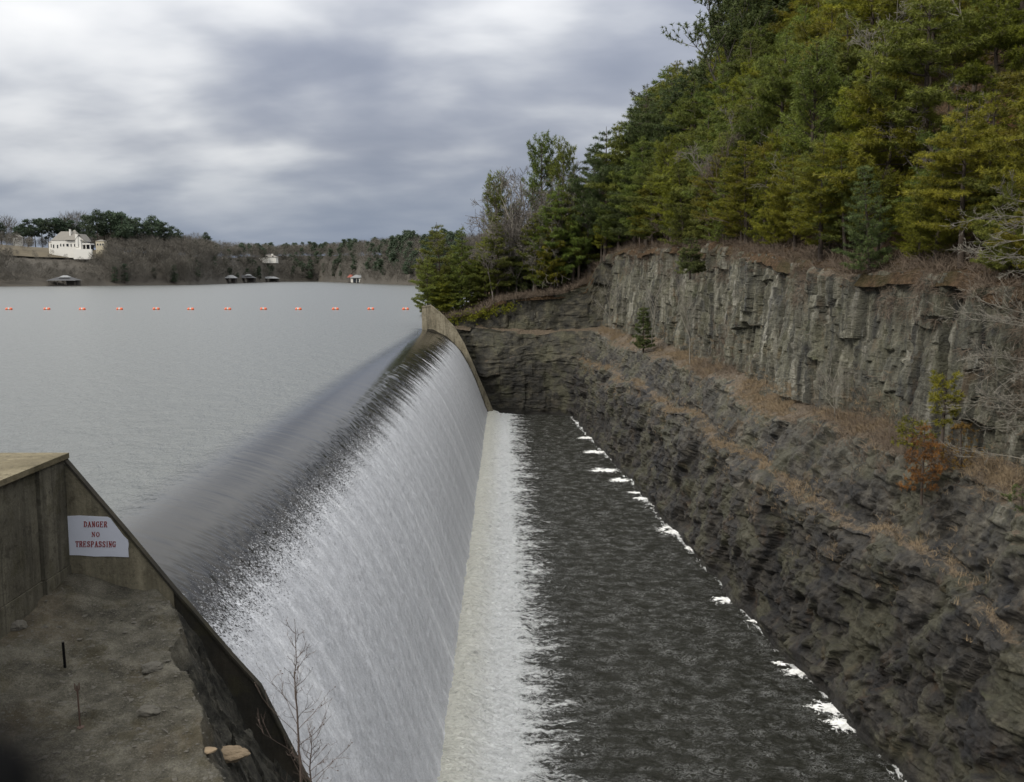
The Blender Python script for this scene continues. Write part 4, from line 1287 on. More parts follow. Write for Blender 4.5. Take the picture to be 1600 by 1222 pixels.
r = np.random.default_rng(5)
placed = []
cand = []
for _ in range(60000):
    y = 26 + 110 * r.random() ** 1.25
    d = (0.3 + 2.2 * r.random()) if r.random() < 0.25 else 0.6 + 44 * r.random() ** 1.3
    rx = float(rim_at(min(y, 109))[0]) + max(0, y - 109) * 0.10
    cand.append((rx + d, y, d))
cells_used = {}
for x, y, d in cand:
    if len(placed) >= 232: break
    z = float(hz(x, y))
    px, py, w = project((x, y, z + 6))
    if px > 1700 or px < 760: continue
    pxb, pyb, _ = project((x, y, z))
    if pyb < -190: continue
    # thin out the clay bank so that it shows
    gx, gy, _ = project((x, y, z + 3))
    if 1450 < gx < 1525 and 110 < gy < 210 and y < 60: continue
    sp = (1.85 + 0.017 * y) * (0.62 if d < 2.5 else 1.0)
    ok = True
    for (qx, qy) in placed:
        if (qx - x) ** 2 + (qy - y) ** 2 < sp * sp: ok = False; break
    if not ok: continue
    placed.append((x, y))
    hgt = float(np.interp(y, [26, 45, 70, 95, 110, 140], [0.80, 0.86, 1.05, 1.45, 1.6, 1.6])) * r.uniform(0.75, 1.2)
    if d < 2.2: hgt *= 0.66
    k = int(r.choice(6, p=[0.24, 0.22, 0.18, 0.1, 0.16, 0.1]))
    t = np.clip((px - 900) / 550, 0, 1)
    mat = MATS[int(r.choice(3, p=[0.20 + 0.52 * t, 0.58 - 0.31 * t, 0.22 - 0.21 * t]))]
    zone = 'lowest rows above the cliff rim' if d < 7 else ('middle of the steep slope' if d < 17 else 'upper part of the steep slope')
    side = 'towards its far end' if px < 1180 else ('about halfway along' if px < 1400 else 'towards the right edge')
    if d < 2.2:
        lab = 'small pine rooted right at the cliff rim, ' + ('beyond the cliff corner' if y > 71 else ('above the pale columns' if y > 45 else 'near the big bare tree')); g = lab.replace('small pine', 'small pines')
    elif px < 1050: lab, g = 'tall dark pine on the far end of the wooded slope', 'tall pines at the far end of the slope'
    elif mat is M['pine_y']: lab = 'yellow green pine in the ' + zone + ', ' + side; g = lab.replace('pine in', 'pines in')
    else: lab = 'deep green pine in the ' + zone + ', ' + side; g = lab.replace('pine in', 'pines in')
    put_pine(k, (x, y, z - 0.15), r.uniform(0, 6.28), (hgt * r.uniform(0.95, 1.2), hgt * r.uniform(0.95, 1.2), hgt), mat, lab, g, lean=(r.normal(0, 0.04), r.normal(-0.04, 0.05)))

# ---------- individual trees on the far point and skyline
def ground(x, y): return float(hz(x, y))


def skyline(k, px, ytop, depth, mat, label, wid=1.0, base=None, lean=(0, 0)):
    top = at(px, ytop, depth)
    gz = ground(top[0], depth) if base is None else base
    h = top[2] - gz
    h0 = kinds[k]['h']; s = h / h0
    return put_pine(k, (top[0], depth, gz - 0.1), random.uniform(0, 6), (s * wid, s * wid, s), mat, label, 'trees on the far point', lean=lean)


skyline(3, 776, 282, 122, M['pine_g'], 'round headed pine standing tallest over the back rock wall', 0.8)
skyline(3, 806, 322, 126, M['pine_g'], 'lower pine close behind the round headed one', 0.7)
skyline(3, 845, 224, 126, M['pine_g'], 'flat topped pine breaking the skyline left of the slope', 0.8)
skyline(3, 882, 232, 124, M['pine_g'], 'pine right beside the flat topped skyline one', 0.7)
skyline(0, 690, 345, 119, M['pine_g'], 'dark spreading pine leaning over the lake at the far abutment', 0.85, 0.3, (0, -0.06))
skyline(4, 722, 352, 117, M['pine_g'], 'green pine with layered limbs just right of the one over the lake', 0.75, 0.9)
skyline(4, 742, 398, 118, M['pine_y'], 'short yellowish pine between the far abutment and back wall', 0.8, 1.2)
skyline(5, 815, 372, 118, M['pine_d'], 'dense dark cedar above the left end of the back wall', 1.25)
skyline(5, 790, 360, 119.5, M['pine_g'], 'leaning pine with a bare lower trunk above the back wall', 1.2)
skyline(1, 905, 300, 116, M['pine_g'], 'mid green pine above the right end of the back wall', 0.9)
skyline(0, 868, 330, 117, M['pine_d'], 'dark pine half hidden by bare trees over the back wall', 0.9)
skyline(1, 940, 330, 112.0, M['pine_y'], 'yellow tinted pine at the corner of the two cliffs', 0.9, 8.0)
for px_, py_, dp_ in ((948, 196, 112), (985, 172, 109), (1012, 140, 107), (1050, 116, 104), (1082, 92, 102), (930, 222, 118)):
    skyline(px_ % 3, px_, py_, dp_, M['pine_g'] if px_ % 2 else M['pine_d'], 'tall pine forming the skyline edge of the wooded slope', 0.95)
skyline(0, 668, 400, 117, M['pine_g'], 'low dark pine hanging over the water beside the far abutment', 0.9, 0.3, (0, -0.12))

for i in range(42):
    px = random.uniform(690, 950); dep = random.uniform(115.5, 129)
    x = at(px, 400, dep)[0]; gz = ground(x, dep)
    lim = float(np.interp(px, [690, 740, 776, 845, 900, 950], [400, 385, 320, 285, 260, 215]))
    htop = (at(px, lim, dep)[2] - gz) * random.uniform(0.55, 1.0)
    k = random.choice((0, 1, 2, 4, 5)); sc_ = max(htop, 3.5) / kinds[k]['h']
    put_pine(k, (x, dep, gz - 0.2), random.uniform(0, 6), (sc_ * 0.95, sc_ * 0.95, sc_), M['pine_g'] if i % 3 else M['pine_y'], 'green pine in the thicket on the point behind the back rock wall', 'pines in the thicket on the far point')

# pale leafed tree at the top of the frame
t = at(1140, -30, 96)
gz = ground(t[0], 96)
root = empty('leafy_tree', (t[0], 96, gz), 'pale grey green tree with small tufts rising above the slope skyline', 'tree')
a_, b_, ra, rb = bare_data(301, (t[2] - gz) * 1.05, 0.42, 0, 4, 0.20, 4, up=0.45)
b = MB(); b.tubes(a_, b_, ra, rb, 4); b.build('trunk', M['barkgrey'], root)
tips = b_[ra < 0.03]
V, Fm = needles(tips, (b_ - a_)[ra < 0.03] * 2, 12, 0.38, 0.045, r)
link('crown', mesh_np('crown', V, Fm), M['pine_d'], root)

# ---------- bare trees
bare_meshes = []
for sd, kw in ((401, dict(h=8, spread=0.42, depth=4)), (402, dict(h=8, spread=0.5, depth=4, split=4)), (403, dict(h=8, spread=0.36, depth=4, up=0.5)), (404, dict(h=8, spread=0.55, depth=4, first=0.1))):
    a_, b_, ra, rb = bare_data(sd, **kw, minr=0.012)
    m_ = MB(); m_.tubes(a_, b_, ra, rb, 3)
    me = m_.mesh('branches'); me.materials.append(M['barkgrey'])
    bare_meshes.append(me)


def put_bare(k, loc, h, label, group, mat=None, name='bare_tree', rz=None, wid=1.0, lean=(0, 0)):
    o = link(name, bare_meshes[k])
    o.location = tuple(float(v) for v in loc)
    s = h / 8.0
    o.scale = (s * wid, s * wid, s); o.rotation_euler = (lean[0], lean[1], random.uniform(0, 6.28) if rz is None else rz)
    if mat is not None:
        o.material_slots[0].link = 'OBJECT'; o.material_slots[0].material = mat
    return tag(o, label, 'bare tree', group)


BG = 'bare trees on the far point'
for i in range(34):
    px = random.uniform(735, 925); dep = random.uniform(115.5, 128)
    x = at(px, 400, dep)[0]
    put_bare(i % 4, (x, dep, ground(x, dep) - 0.2), random.uniform(8, 14) * (0.7 if px < 780 else 1), 'grey leafless tree among the thicket above the back rock wall', BG, M['barkgrey'] if i % 3 else M['barkpale'])
for i, (px, dep) in enumerate(((1130, 68), (1105, 72), (1150, 66), (1165, 62), (1095, 78), (1015, 92), (975, 101))):
    x = max(at(px, 350, dep)[0], float(rim_at(dep)[0]) + 0.7)
    put_bare(i % 4, (x, dep, ground(x, dep) - 0.2), random.uniform(4.5, 7), 'thin reddish grey leafless tree in the gap above the cliff corner', 'bare trees at the cliff corner', M['twig'])
for i in range(26):
    dep = random.uniform(36, 100); d = random.uniform(1, 18); x = float(rim_at(dep)[0]) + d
    put_bare(i % 4, (x, dep, ground(x, dep) - 0.2), random.uniform(5, 9), 'grey leafless tree standing between the pines of the slope', 'bare trees among the slope pines', M['barkgrey'] if i % 2 else M['barkpale'])
# saplings on the ledges
for i, (px, py, pt, dep, lab) in enumerate((
        (1078, 565, 455, 66, 'slender pale sapling on the ledge under the cliff corner'),
        (953, 512, 420, 101, 'thin pale sapling where the back wall meets the cliff'),
        (1018, 535, 440, 82, 'crooked bare sapling beside the small cedar'),
        (1305, 655, 560, 41, 'small bare tree with spreading twigs on the ledge below the tall cliff'),
)):
    p = at(px, py, dep); q = at(px, pt, dep)
    put_bare((i + 2) % 4, p, (q[2] - p[2]) * 1.1, lab, None, M['barkpale'], wid=0.75)

# big bare tree at the right edge
p = at(1612, 720, 29.0)
root = empty('bare_tree', p, 'large pale leafless tree reaching in from the right edge, branches level', 'bare tree')
r2 = np.random.default_rng(77)
A_ = []; B_ = []; RA = []; RB = []
tz = np.linspace(-1.0, 8.6, 10); tx = np.cumsum(r2.normal(0.0, 0.05, 10)); ty = np.cumsum(r2.normal(0, 0.05, 10))
for i in range(9):
    A_.append((tx[i], ty[i], tz[i])); B_.append((tx[i + 1], ty[i + 1], tz[i + 1])); RA.append(0.10 - i * 0.008); RB.append(0.10 - (i + 1) * 0.008)


def limb(p, d, L, rad, lv):
    n = 7 if lv == 0 else 4; cur = np.array(p); pts = [cur]
    for i in range(n):
        d = d + r2.normal(0, 0.09, 3); d[2] += 0.02 if lv == 0 else 0.04; d = d / np.linalg.norm(d)
        nx_ = cur + d * L / n
        A_.append(cur); B_.append(nx_); RA.append(max(rad * (1 - i / n * 0.8), 0.005)); RB.append(max(rad * (1 - (i + 1) / n * 0.8), 0.0035)); cur = nx_; pts.append(cur)
    if lv < 3:
        for i in range(6 if lv == 0 else 4):
            q = pts[r2.integers(2 if lv == 0 else 1, n + 1)]
            nd = d + r2.normal(0, 0.45, 3); nd /= np.linalg.norm(nd)
            limb(q, nd, L * r2.uniform(0.28, 0.48), rad * 0.45, lv + 1)


for i in range(26):
    z0 = r2.uniform(-0.2, 8.2); ang = math.pi + r2.normal(0, 0.75)
    limb((np.interp(z0, tz, tx), np.interp(z0, tz, ty), z0), np.array([math.cos(ang), math.sin(ang) * 0.7, 0.10 + 0.05 * r2.normal()]), r2.uniform(1.2, 2.3), 0.016, 0)
b = MB(); b.tubes(A_[:9], B_[:9], RA[:9], RB[:9], 8); b.build('trunk', M['barkpale'], root, True)
b = MB(); b.tubes(np.array(A_[9:]), np.array(B_[9:]), np.array(RA[9:]), np.array(RB[9:]), 4); b.build('branches', M['barkpale'], root)

# small conifers with a look of their own
def solo(px, pyb, pyt, dep, kw, mat, name, label, cat, wid=1.0):
    p = at(px, pyb, dep); q = at(px, pyt, dep); h = q[2] - p[2]
    kw = dict(kw); kw['h'] = h
    return make_pine(name, label, cat, None, mat, p, random.uniform(0, 6), (wid, wid, 1), **kw)


solo(1005, 545, 480, 82.5, dict(seed=501, cb=0.02, spread=0.75, mode='cone', dens=3.2, nl=0.13, nw=0.02, k=14), M['pine_d'], 'cedar_tree', 'small dark cedar cone on the upper ledge under the far cliff', 'cedar')
solo(1078, 428, 372, 70.5, dict(seed=502, cb=0.02, spread=0.95, mode='cone', dens=3.0, nl=0.14, nw=0.02, k=14), M['pine_d'], 'cedar_tree', 'dark cedar perched at the notch of the cliff rim', 'cedar')
solo(1472, 700, 585, 32.0, dict(seed=503, cb=0.32, spread=0.5, mode='round', dens=2.0, nl=0.14, nw=0.010, k=22), M['pine_y'], 'pine_tree', 'young pine with bright green tufts on the ledge before the tall cliff', 'pine tree')
p = at(1478, 765, 31.0)
t = solo(1440, 770, 668, 31.0, dict(seed=504, cb=0.05, spread=0.9, mode='layered', dens=2.0, nl=0.12, nw=0.012, k=14), M['rusty'], 'shrub', 'shrub with rusty orange foliage under the young bright pine', 'shrub', 0.75)
solo(1500, 740, 665, 31.5, dict(seed=505, cb=0.15, spread=0.55, mode='layered', dens=1.1, nl=0.12, nw=0.012, k=12), M['rusty'], 'shrub', 'orange leaved sprig right of the rusty shrub', 'shrub')
solo(1425, 700, 650, 33.5, dict(seed=506, cb=0.05, spread=0.6, mode='layered', dens=1.5, nl=0.12, nw=0.012, k=14), M['pine_y'], 'shrub', 'olive green seedling pine left of the young bright pine', 'shrub')
solo(1596, 800, 765, 27.5, dict(seed=507, cb=0.02, spread=0.35, mode='cone', dens=3.0, nl=0.10, nw=0.012, k=14), M['pine_d'], 'shrub', 'dark evergreen sprig at the right edge of the lower ledge', 'shrub')

# brush along the rim and on ledges: a tangle nobody could count
def tufts(name, P, n, lmin, lmax, wdt, mat, label, cat, seed, droop=0.0, spread=0.6, curve=True):
    rr = np.random.default_rng(seed); m = len(P)
    B0 = np.repeat(P, n, 0) + rr.normal(0, 0.07, (m * n, 3)) * np.array([1, 1, 0.3])
    d = rr.normal(0, spread, (m * n, 3)); d[:, 2] = np.abs(rr.normal(1.0, 0.3, m * n)) - droop; d /= np.linalg.norm(d, axis=1)[:, None]
    L = rr.uniform(lmin, lmax, (m * n, 1)) * np.repeat(rr.uniform(0.6, 1.3, (m, 1)), n, 0)
    w = np.cross(d, rr.normal(0, 1, (m * n, 3))); w /= np.linalg.norm(w, axis=1)[:, None]; w *= wdt
    mid = B0 + d * L * 0.55; tip = B0 + d * L + np.array([-0.12, 0, -0.22]) * L
    V = np.stack([B0 - w, B0 + w, mid + w * 0.7, mid - w * 0.7, tip], 1).reshape(-1, 3)
    k = np.arange(m * n)[:, None] * 5
    f4 = k + np.array([[0, 1, 2, 3]]); f3 = k + np.array([[3, 2, 4]])
    o = link(name, mesh_np(name, V, [f4, f3]), mat)
    return tag(o, label, cat, kind='stuff')


nr, nc = CG.shape[:2]
Vg = np.repeat(c_vs[None, :], nr, 0)
def pick(mask_prob, n, seed):
    rr = np.random.default_rng(seed)
    ymax = CG[:, :, 1]
    area = np.clip(ymax, 15, None) * 1.0          # columns are denser near the camera
    w = (mask_prob * area).ravel(); w = w / w.sum()
    i = rr.choice(len(w), n, p=w)
    return CG.reshape(-1, 3)[i] + rr.normal(0, 0.04, (n, 3))


clump = np.clip(fbm(CG[:, :, 1] / 3.0, CG[:, :, 2] / 2.0, CG[:, :, 0] / 3, 3, 201) * 2.5 + 0.35, 0.0, 1)
ledg = (np.exp(-((Vg - 4.55) / 0.35) ** 2) + 0.40 * np.exp(-((Vg - 2.5) / 0.4) ** 2)) * clump * (CG[:, :, 1] < 110)
tufts('dry_grass', pick(ledg, 5200, 1), 11, 0.16, 0.46, 0.007, M['grass'], 'tawny dry grass growing on the rock ledges', 'grass', 2, 0.15)
rimw = (Vg > 5.86) * np.clip(clump + 0.25, 0, 1) * (CG[:, :, 1] < 111)
tufts('rim_brush', pick(rimw, 2200, 3) + np.array([0.1, 0, 0]), 11, 0.25, 0.85, 0.008, M['brush'], 'brown brush hanging over the rim of the cliff', 'brush', 4, 0.45, 0.8)
brushw = np.exp(-((Vg - 4.4) / 0.5) ** 2) * np.exp(-((CG[:, :, 1] - 37) / 5.0) ** 2) + 0.9 * np.exp(-((Vg - 4.6) / 0.5) ** 2) * np.exp(-((CG[:, :, 1] - 64) / 4) ** 2)
tufts('ledge_brush', pick(brushw, 900, 5), 13, 0.3, 0.85, 0.006, M['brush'], 'tangle of bare brown twigs on the upper ledge', 'brush', 6, 0.0, 0.7)
hang = ((Vg > 5.25) * np.exp(-((CG[:, :, 1] - 27.5) / 2.6) ** 2) + 0.8 * (Vg > 5.7) * (Vg < 5.95) * np.clip(clump - 0.35, 0, 1) * 0.5) * (CG[:, :, 1] < 111)
tufts('hanging_brush', pick(hang, 2300, 15) - np.array([0.12, 0, 0]), 9, 0.25, 0.75, 0.007, M['brush'], 'brown brush spilling down the face at the right end of the tall cliff', 'brush', 16, 1.4, 0.5)
# undergrowth on the slope
rr = np.random.default_rng(8)
n = 5200
yy = 26 + 90 * rr.random(n) ** 1.3; dd = 0.2 + 24 * rr.random(n) ** 1.9
xx = rim_at(yy)[0] + dd
P = np.stack([xx, yy, hz(xx, yy)], 1)
tufts('undergrowth', P, 9, 0.35, 1.1, 0.010, M['brush'], 'brown winter undergrowth between the pines of the slope', 'undergrowth', 9, 0.1, 0.7)
n = 1500
xx = rr.uniform(-9.2, 11, n); yy = rr.uniform(113.2, 121, n)
P = np.stack([xx, yy, hz(xx, np.maximum(yy, 116.5)) - 0.15], 1)
tufts('point_brush', P, 12, 0.4, 1.5, 0.016, M['brush'], 'brown brush on the point behind the far abutment', 'brush', 10, 0.1, 0.7)
n = 200
xx = rr.uniform(-7, 1, n); P = np.stack([xx, rr.uniform(113, 115.5, n), np.interp(xx, [-7, 1], [0.7, 2.4])], 1)
V, Fm = needles(np.repeat(P, 4, 0) + rr.normal(0, 0.35, (n * 4, 3)), np.tile([[0, 0, 1.0]], (n * 4, 1)), 14, 0.22, 0.03, rr)
tag(link('evergreen_brush', mesh_np('evergreen_brush', V, Fm), M['pine_y']), 'yellow green brush behind the far abutment wall', 'brush', kind='stuff')

# ------------------------------------------------------------------ sapling in front of the falls
def sapling(px, pyb, pyt, dep, seed, label, wid=1.0, h_k=1.0):
    p = at(px, pyb, dep); q = at(px, pyt, dep); h = (q[2] - p[2])
    rs = np.random.default_rng(seed)
    root = empty('sapling', p, label, 'sapling', 'bare saplings before the falling water')
    n = 14; zs = np.linspace(0, h, n); xs_ = np.cumsum(rs.normal(0, 0.010, n)); y_ = np.cumsum(rs.normal(0, 0.01, n))
    tr = np.stack([xs_, y_, zs], 1); rad = np.linspace(0.019, 0.003, n)
    b = MB(); b.tubes(tr[:-1], tr[1:], rad[:-1], rad[1:], 6)
    b.tubes([(0, 0, -2.0)], [tr[0]], 0.03, 0.019, 6); b.build('stem', M['twig'], root, True)
    A = []; B = []; R0 = []; R1 = []; buds = []

    def br(p, d, L, rad, lv):
        m = 5; cur = p; pts = [p]
        for i in range(m):
            d = d + rs.normal(0, 0.10, 3); d[2] += 0.07; d /= np.linalg.norm(d); nx_ = cur + d * L / m
            A.append(cur); B.append(nx_); R0.append(rad * (1 - 0.13 * i)); R1.append(rad * (1 - 0.13 * (i + 1))); cur = nx_; pts.append(cur)
        if rs.random() < 0.15: buds.append(cur)
        if lv < 2:
            for i in range(3 if lv == 0 else 2):
                nd = d + rs.normal(0, 0.42, 3) * np.array([1, 1, 0.8]); nd /= np.linalg.norm(nd)
                br(pts[rs.integers(1, m + 1)], nd, L * rs.uniform(0.35, 0.6), rad * 0.62, lv + 1)
    for i in range(17):
        f = 0.06 + 0.88 * i / 17 + rs.uniform(-0.02, 0.02)
        sd = 1 if i % 2 else -1
        a = (0 if sd > 0 else math.pi) + rs.normal(0, 0.7)
        L = wid * (0.62 * (1 - f) + 0.12) * rs.uniform(0.7, 1.15)
        d = np.array([math.cos(a), math.sin(a), 0.75 + 0.3 * f]); d /= np.linalg.norm(d)
        base = np.array([np.interp(f * h, zs, tr[:, 0]), np.interp(f * h, zs, tr[:, 1]), f * h])
        br(base, d, L, 0.0065, 0)
    b = MB(); b.tubes(np.array(A), np.array(B), np.maximum(np.array(R0), 0.0024), np.maximum(np.array(R1), 0.0022), 3); b.build('branches', M['twig'], root)
    b = MB()
    for q in buds[:14]: b.ball(q, 0.011, 6, 4)
    if buds: b.build('buds', M['twig'], root)


sapling(468, 1190, 968, 13.6, 3, 'leafless sapling with fine upswept twigs standing against the falling water', 1.15)
sapling(494, 1255, 1140, 13.2, 8, 'short twiggy sprout cut by the bottom edge right of the tall sapling', 0.9)

# ------------------------------------------------------------------ buoys
bu0 = empty('buoy', (0, 0, 0), 'x', 'buoy', 'buoys strung across the lake', 0, 1.12)
b = MB(); b.ball((-0.30, 0, 0.10), 0.26, 14, 10, (1.0, 1, 1)); b.build('float', M['orange'], bu0, True)
b = MB(); b.ball((0.30, 0, 0.10), 0.26, 14, 10, (1.0, 1, 1)); b.build('float', M['orange'], bu0, True)
b = MB(); b.tubes([(-0.13, 0, 0.12)], [(0.13, 0, 0.12)], 0.22, 0.22, 14); b.add([(-0.13, 0, 0.12)], np.zeros((0, 3), int)); b.build('band', M['whitep'], bu0, True)
bx = [14, 72, 130, 187, 243, 299, 356, 411, 467, 524, 579, 634]
words = ['leftmost orange buoy of the line', 'orange buoy second from the left end of the line', 'orange buoy third from the left end', 'orange buoy fourth from the left end',
         'orange buoy fifth from the left end', 'orange buoy sixth from the left of the line', 'orange buoy below the left boathouses, seventh from the left', 'orange buoy eighth from the left, below the long boathouse',
         'orange buoy fifth from the floating brush at the far abutment', 'orange buoy left of the one under the white boathouse', 'orange buoy below the white boathouse, second last', 'orange buoy closest to the far abutment and its floating brush']
yb = on(400, 484, 0)[1]
for i, (px, wd) in enumerate(zip(bx, words)):
    q = at(px, 484, yb)
    o = bu0 if i == 0 else copy_thing(bu0, q, 0, 1.12)
    o.location = (float(q[0]), float(q[1]) + 0.4 * math.sin(i * 2.1), 0.0); o.rotation_euler = (0, 0, random.uniform(-0.3, 0.3)); o['label'] = wd + ' on the grey lake'

# floating brush by the abutment
q = on(655, 484, 0)
root = empty('driftwood', (at(656, 484, 150)[0], 150, 0.0), 'dark leafy branch pile floating at the lake side of the far abutment', 'driftwood')
a_, b_, ra, rb = bare_data(610, 2.4, 0.6, 1.2, 3, 0.08, 4, minr=0.02)
b = MB(); b.tubes(a_, b_, ra, rb, 4); b.build('branches', M['twig'], root)
V, Fm = needles(b_[::3], (b_ - a_)[::3], 10, 0.28, 0.05, rr); link('leaves', mesh_np('leaves', V, Fm), M['pine_d'], root)

# ------------------------------------------------------------------ far shore
def shore_depth(px):
    py = np.interp(px, [-300, 0, 150, 300, 345, 400, 440, 500, 540, 600, 660, 760, 900], [448, 447.5, 446.6, 445.2, 443.5, 441.6, 440.3, 440.0, 441.5, 444.0, 446.0, 446.5, 447])
    d = F_PX * 6.0 / (py - 432.0)
    return d


def crest_py(px):   # skyline of the bare ground
    return np.interp(px, [-300, 0, 60, 160, 240, 300, 360, 450, 560, 640, 760, 900], [382, 384, 389, 393, 397, 400, 403, 401, 400, 398, 396, 396])


def far_z(px, t):
    """ground height, t metres behind the shore"""
    d0 = shore_depth(px); dc = d0 + 90
    hc = (432 - crest_py(px)) * dc / F_PX + 6
    s = np.clip(t / 90.0, 0, 3)
    return np.where(s < 1, hc * (1 - (1 - s) ** 1.8), hc) + 0.0 * t


pxs = np.arange(-320, 960, 7.0); ts = np.concatenate([np.arange(-4, 40, 4), np.arange(40, 110, 8), [130, 180, 300, 600, 1500]])
G = []
for px in pxs:
    d0 = float(shore_depth(px))
    for t in ts:
        dd = d0 + t
        x = (px - 790) / F_PX * dd
        z = -1.0 if t < -1 else float(far_z(px, max(t, 0))) + (0.9 * float(fbm(np.array([x / 20]), np.array([dd / 20]), np.array([0.0]), 3, 5)[0]) if t > 4 else 0.1)
        G.append((x, dd, z))
me = mesh_np('far_shore', np.array(G), grid_faces(len(pxs), len(ts)), True)
tag(link('far_shore', me, M['farland']), kind='structure')

# light prototypes for trees half a kilometre away
def far_bare_mesh(seed):
    rr = np.random.default_rng(seed)
    n = 520
    ph = rr.uniform(0, 6.283, n); u = rr.random(n) ** 0.5
    hh = rr.beta(2.2, 1.6, n)
    rad = 3.6 * np.sqrt(np.clip(1 - (hh * 1.9 - 0.95) ** 2 * 0.95, 0.05, 1)) * u
    p = np.stack([np.cos(ph) * rad, np.sin(ph) * rad, 2.5 + hh * 11.0], 1)
    d = np.stack([np.cos(ph) * 0.55, np.sin(ph) * 0.55, np.full(n, 1.0)], 1) + rr.normal(0, 0.3, (n, 3))
    d /= np.linalg.norm(d, axis=1)[:, None]
    w = np.cross(d, rr.normal(0, 1, (n, 3))); w /= np.linalg.norm(w, axis=1)[:, None]
    L = rr.uniform(0.9, 2.4, (n, 1))
    V = np.stack([p - w * 0.055, p + w * 0.055, p + d * L], 1).reshape(-1, 3)
    b = MB(); b.tubes([(0, 0, -1), (0, 0, 5)], [(0, 0, 5), (rr.normal(0, .4), rr.normal(0, .4), 11)], [0.22, 0.17], [0.17, 0.05], 4)
    lb = rr.uniform(0, 6.28, 9)
    for a in lb:
        z0 = rr.uniform(3.5, 9); b.tubes([(0, 0, z0)], [(2.2 * math.cos(a), 2.2 * math.sin(a), z0 + 3.5)], 0.10, 0.04, 3)
    b.add(V, np.arange(n * 3).reshape(-1, 3))
    return b.mesh('bare_crown')


def far_pine_meshes(seed, cb, wide):
    rr = np.random.default_rng(seed)
    tb = MB(); tb.tubes([(0, 0, -1)], [(rr.normal(0, .3), 0, 15)], 0.26, 0.08, 5)
    cl = []
    for i in range(34):
        t = rr.random(); z = cb + (16 - cb) * t
        R = wide * math.sqrt(max(0.05, 1 - (2 * t - 0.9) ** 2 * 0.8)) * rr.uniform(0.3, 1.0); a = rr.uniform(0, 6.28)
        cl.append((R * math.cos(a), R * math.sin(a), z))
    P = np.repeat(np.array(cl), 34, 0) + rr.normal(0, 0.62, (34 * 34, 3)) * np.array([1, 1, 0.6])
    V, Fm = needles(P, np.tile([[0, 0, 0.5]], (len(P), 1)), 2, 0.75, 0.17, rr)
    tm = tb.mesh('trunk'); tm.materials.append(M['bark'])
    cm = mesh_np('crown', V, Fm); cm.materials.append(M['pine_far'])
    return tm, cm


fb = [far_bare_mesh(700 + i) for i in range(4)]
for m_ in fb: m_.materials.append(M['twigfar'])
fp = [far_pine_meshes(720 + i, cb, w) for i, (cb, w) in enumerate(((7.5, 3.6), (9.0, 3.0), (6.0, 3.3), (2.0, 3.2)))]


def far_place(px, t):
    dd = float(shore_depth(px)) + t
    return (px - 790) / F_PX * dd, dd, float(far_z(px, t))


def far_pine(px, pytop, t, label, group, k=None):
    x, d, z = far_place(px, t)
    top = (432 - pytop) * d / F_PX + 6
    h = max(top - z, 5); s = h / 16.3
    o = empty('pine_tree', (x, d, z), label, 'pine tree', group, random.uniform(0, 6), (s * random.uniform(0.95, 1.25), s * random.uniform(0.95, 1.25), s))
    k = random.randrange(3) if k is None else k
    link('trunk', fp[k][0], None, o); link('crown', fp[k][1], None, o)


for px, py, t in ((162, 331, 70), (150, 340, 80), (172, 336, 78), (183, 333, 70), (194, 340, 85), (204, 337, 75), (213, 344, 66), (223, 343, 80), (199, 336, 60), (246, 340, 70), (238, 352, 78), (256, 346, 82), (263, 350, 70), (276, 356, 76), (285, 360, 82)):
    far_pine(px, py, t, 'tall dark pine of the grove right of the white house', 'tall pines right of the white house')
for px, py, t in ((55, 346, 118), (66, 346, 120), (76, 344, 124), (86, 344, 118), (97, 343, 124), (106, 345, 122), (114, 343, 130), (122, 347, 122), (141, 340, 124), (38, 356, 116), (48, 352, 125)):
    far_pine(px, py, t, 'slim pine in the row behind the white house', 'pines behind the white house')
for px, py, t in ((4, 347, 100), (14, 350, 104), (-8, 345, 100), (40, 357, 108), (328, 365, 100)):
    far_pine(px, py, t, 'round dark evergreen left of the white house' if px < 100 else 'lone pine above the bare wood right of the grove', 'round evergreens left of the white house' if px < 100 else None, 2)
for px, py, t in ((406, 382, 150), (416, 383, 150), (428, 380, 160), (445, 384, 150), (455, 383, 160), (466, 381, 150), (476, 380, 150), (490, 385, 150), (515, 381, 150), (525, 380, 160), (537, 381, 150), (546, 383, 150), (571, 385, 140), (580, 386, 140), (608, 378, 100), (616, 370, 95), (622, 372, 90), (634, 384, 90), (601, 384, 110), (585, 392, 90)):
    far_pine(px, py, t, 'distant pine on the skyline across the lake', 'skyline pines across the lake')
for i in range(16):
    px = random.choice([random.uniform(180, 300), random.uniform(380, 420), random.uniform(440, 540)])
    t = random.uniform(2, 12)
    far_pine(px, random.uniform(412, 424), t, 'low dark cedar by the water across the lake', 'cedars at the far waterline', 3)


def far_bare(px, t, s):
    x, d, z = far_place(px, t)
    return x, d, z, s


spots = []
rr = np.random.default_rng(31)
for i in range(1900):
    px = rr.uniform(-40, 760)
    t = 3 + 150 * rr.random()
    if 60 < px < 172 and 52 < t < 112: continue
    if px < 160 and t > 30 and rr.random() < 0.62: continue
    s = rr.uniform(0.75, 1.2) * (0.72 if px < 150 else (1.0 if px < 330 else 0.92))
    if 30 < px < 175 and t < 60: s *= 0.45 if t > 28 else 0.62
    spots.append((*far_place(px, t), s, px, t))
for i in range(420):
    px = rr.uniform(-40, 700); t = rr.uniform(1, 14)
    spots.append((*far_place(px, t), rr.uniform(0.22, 0.42), px, t))
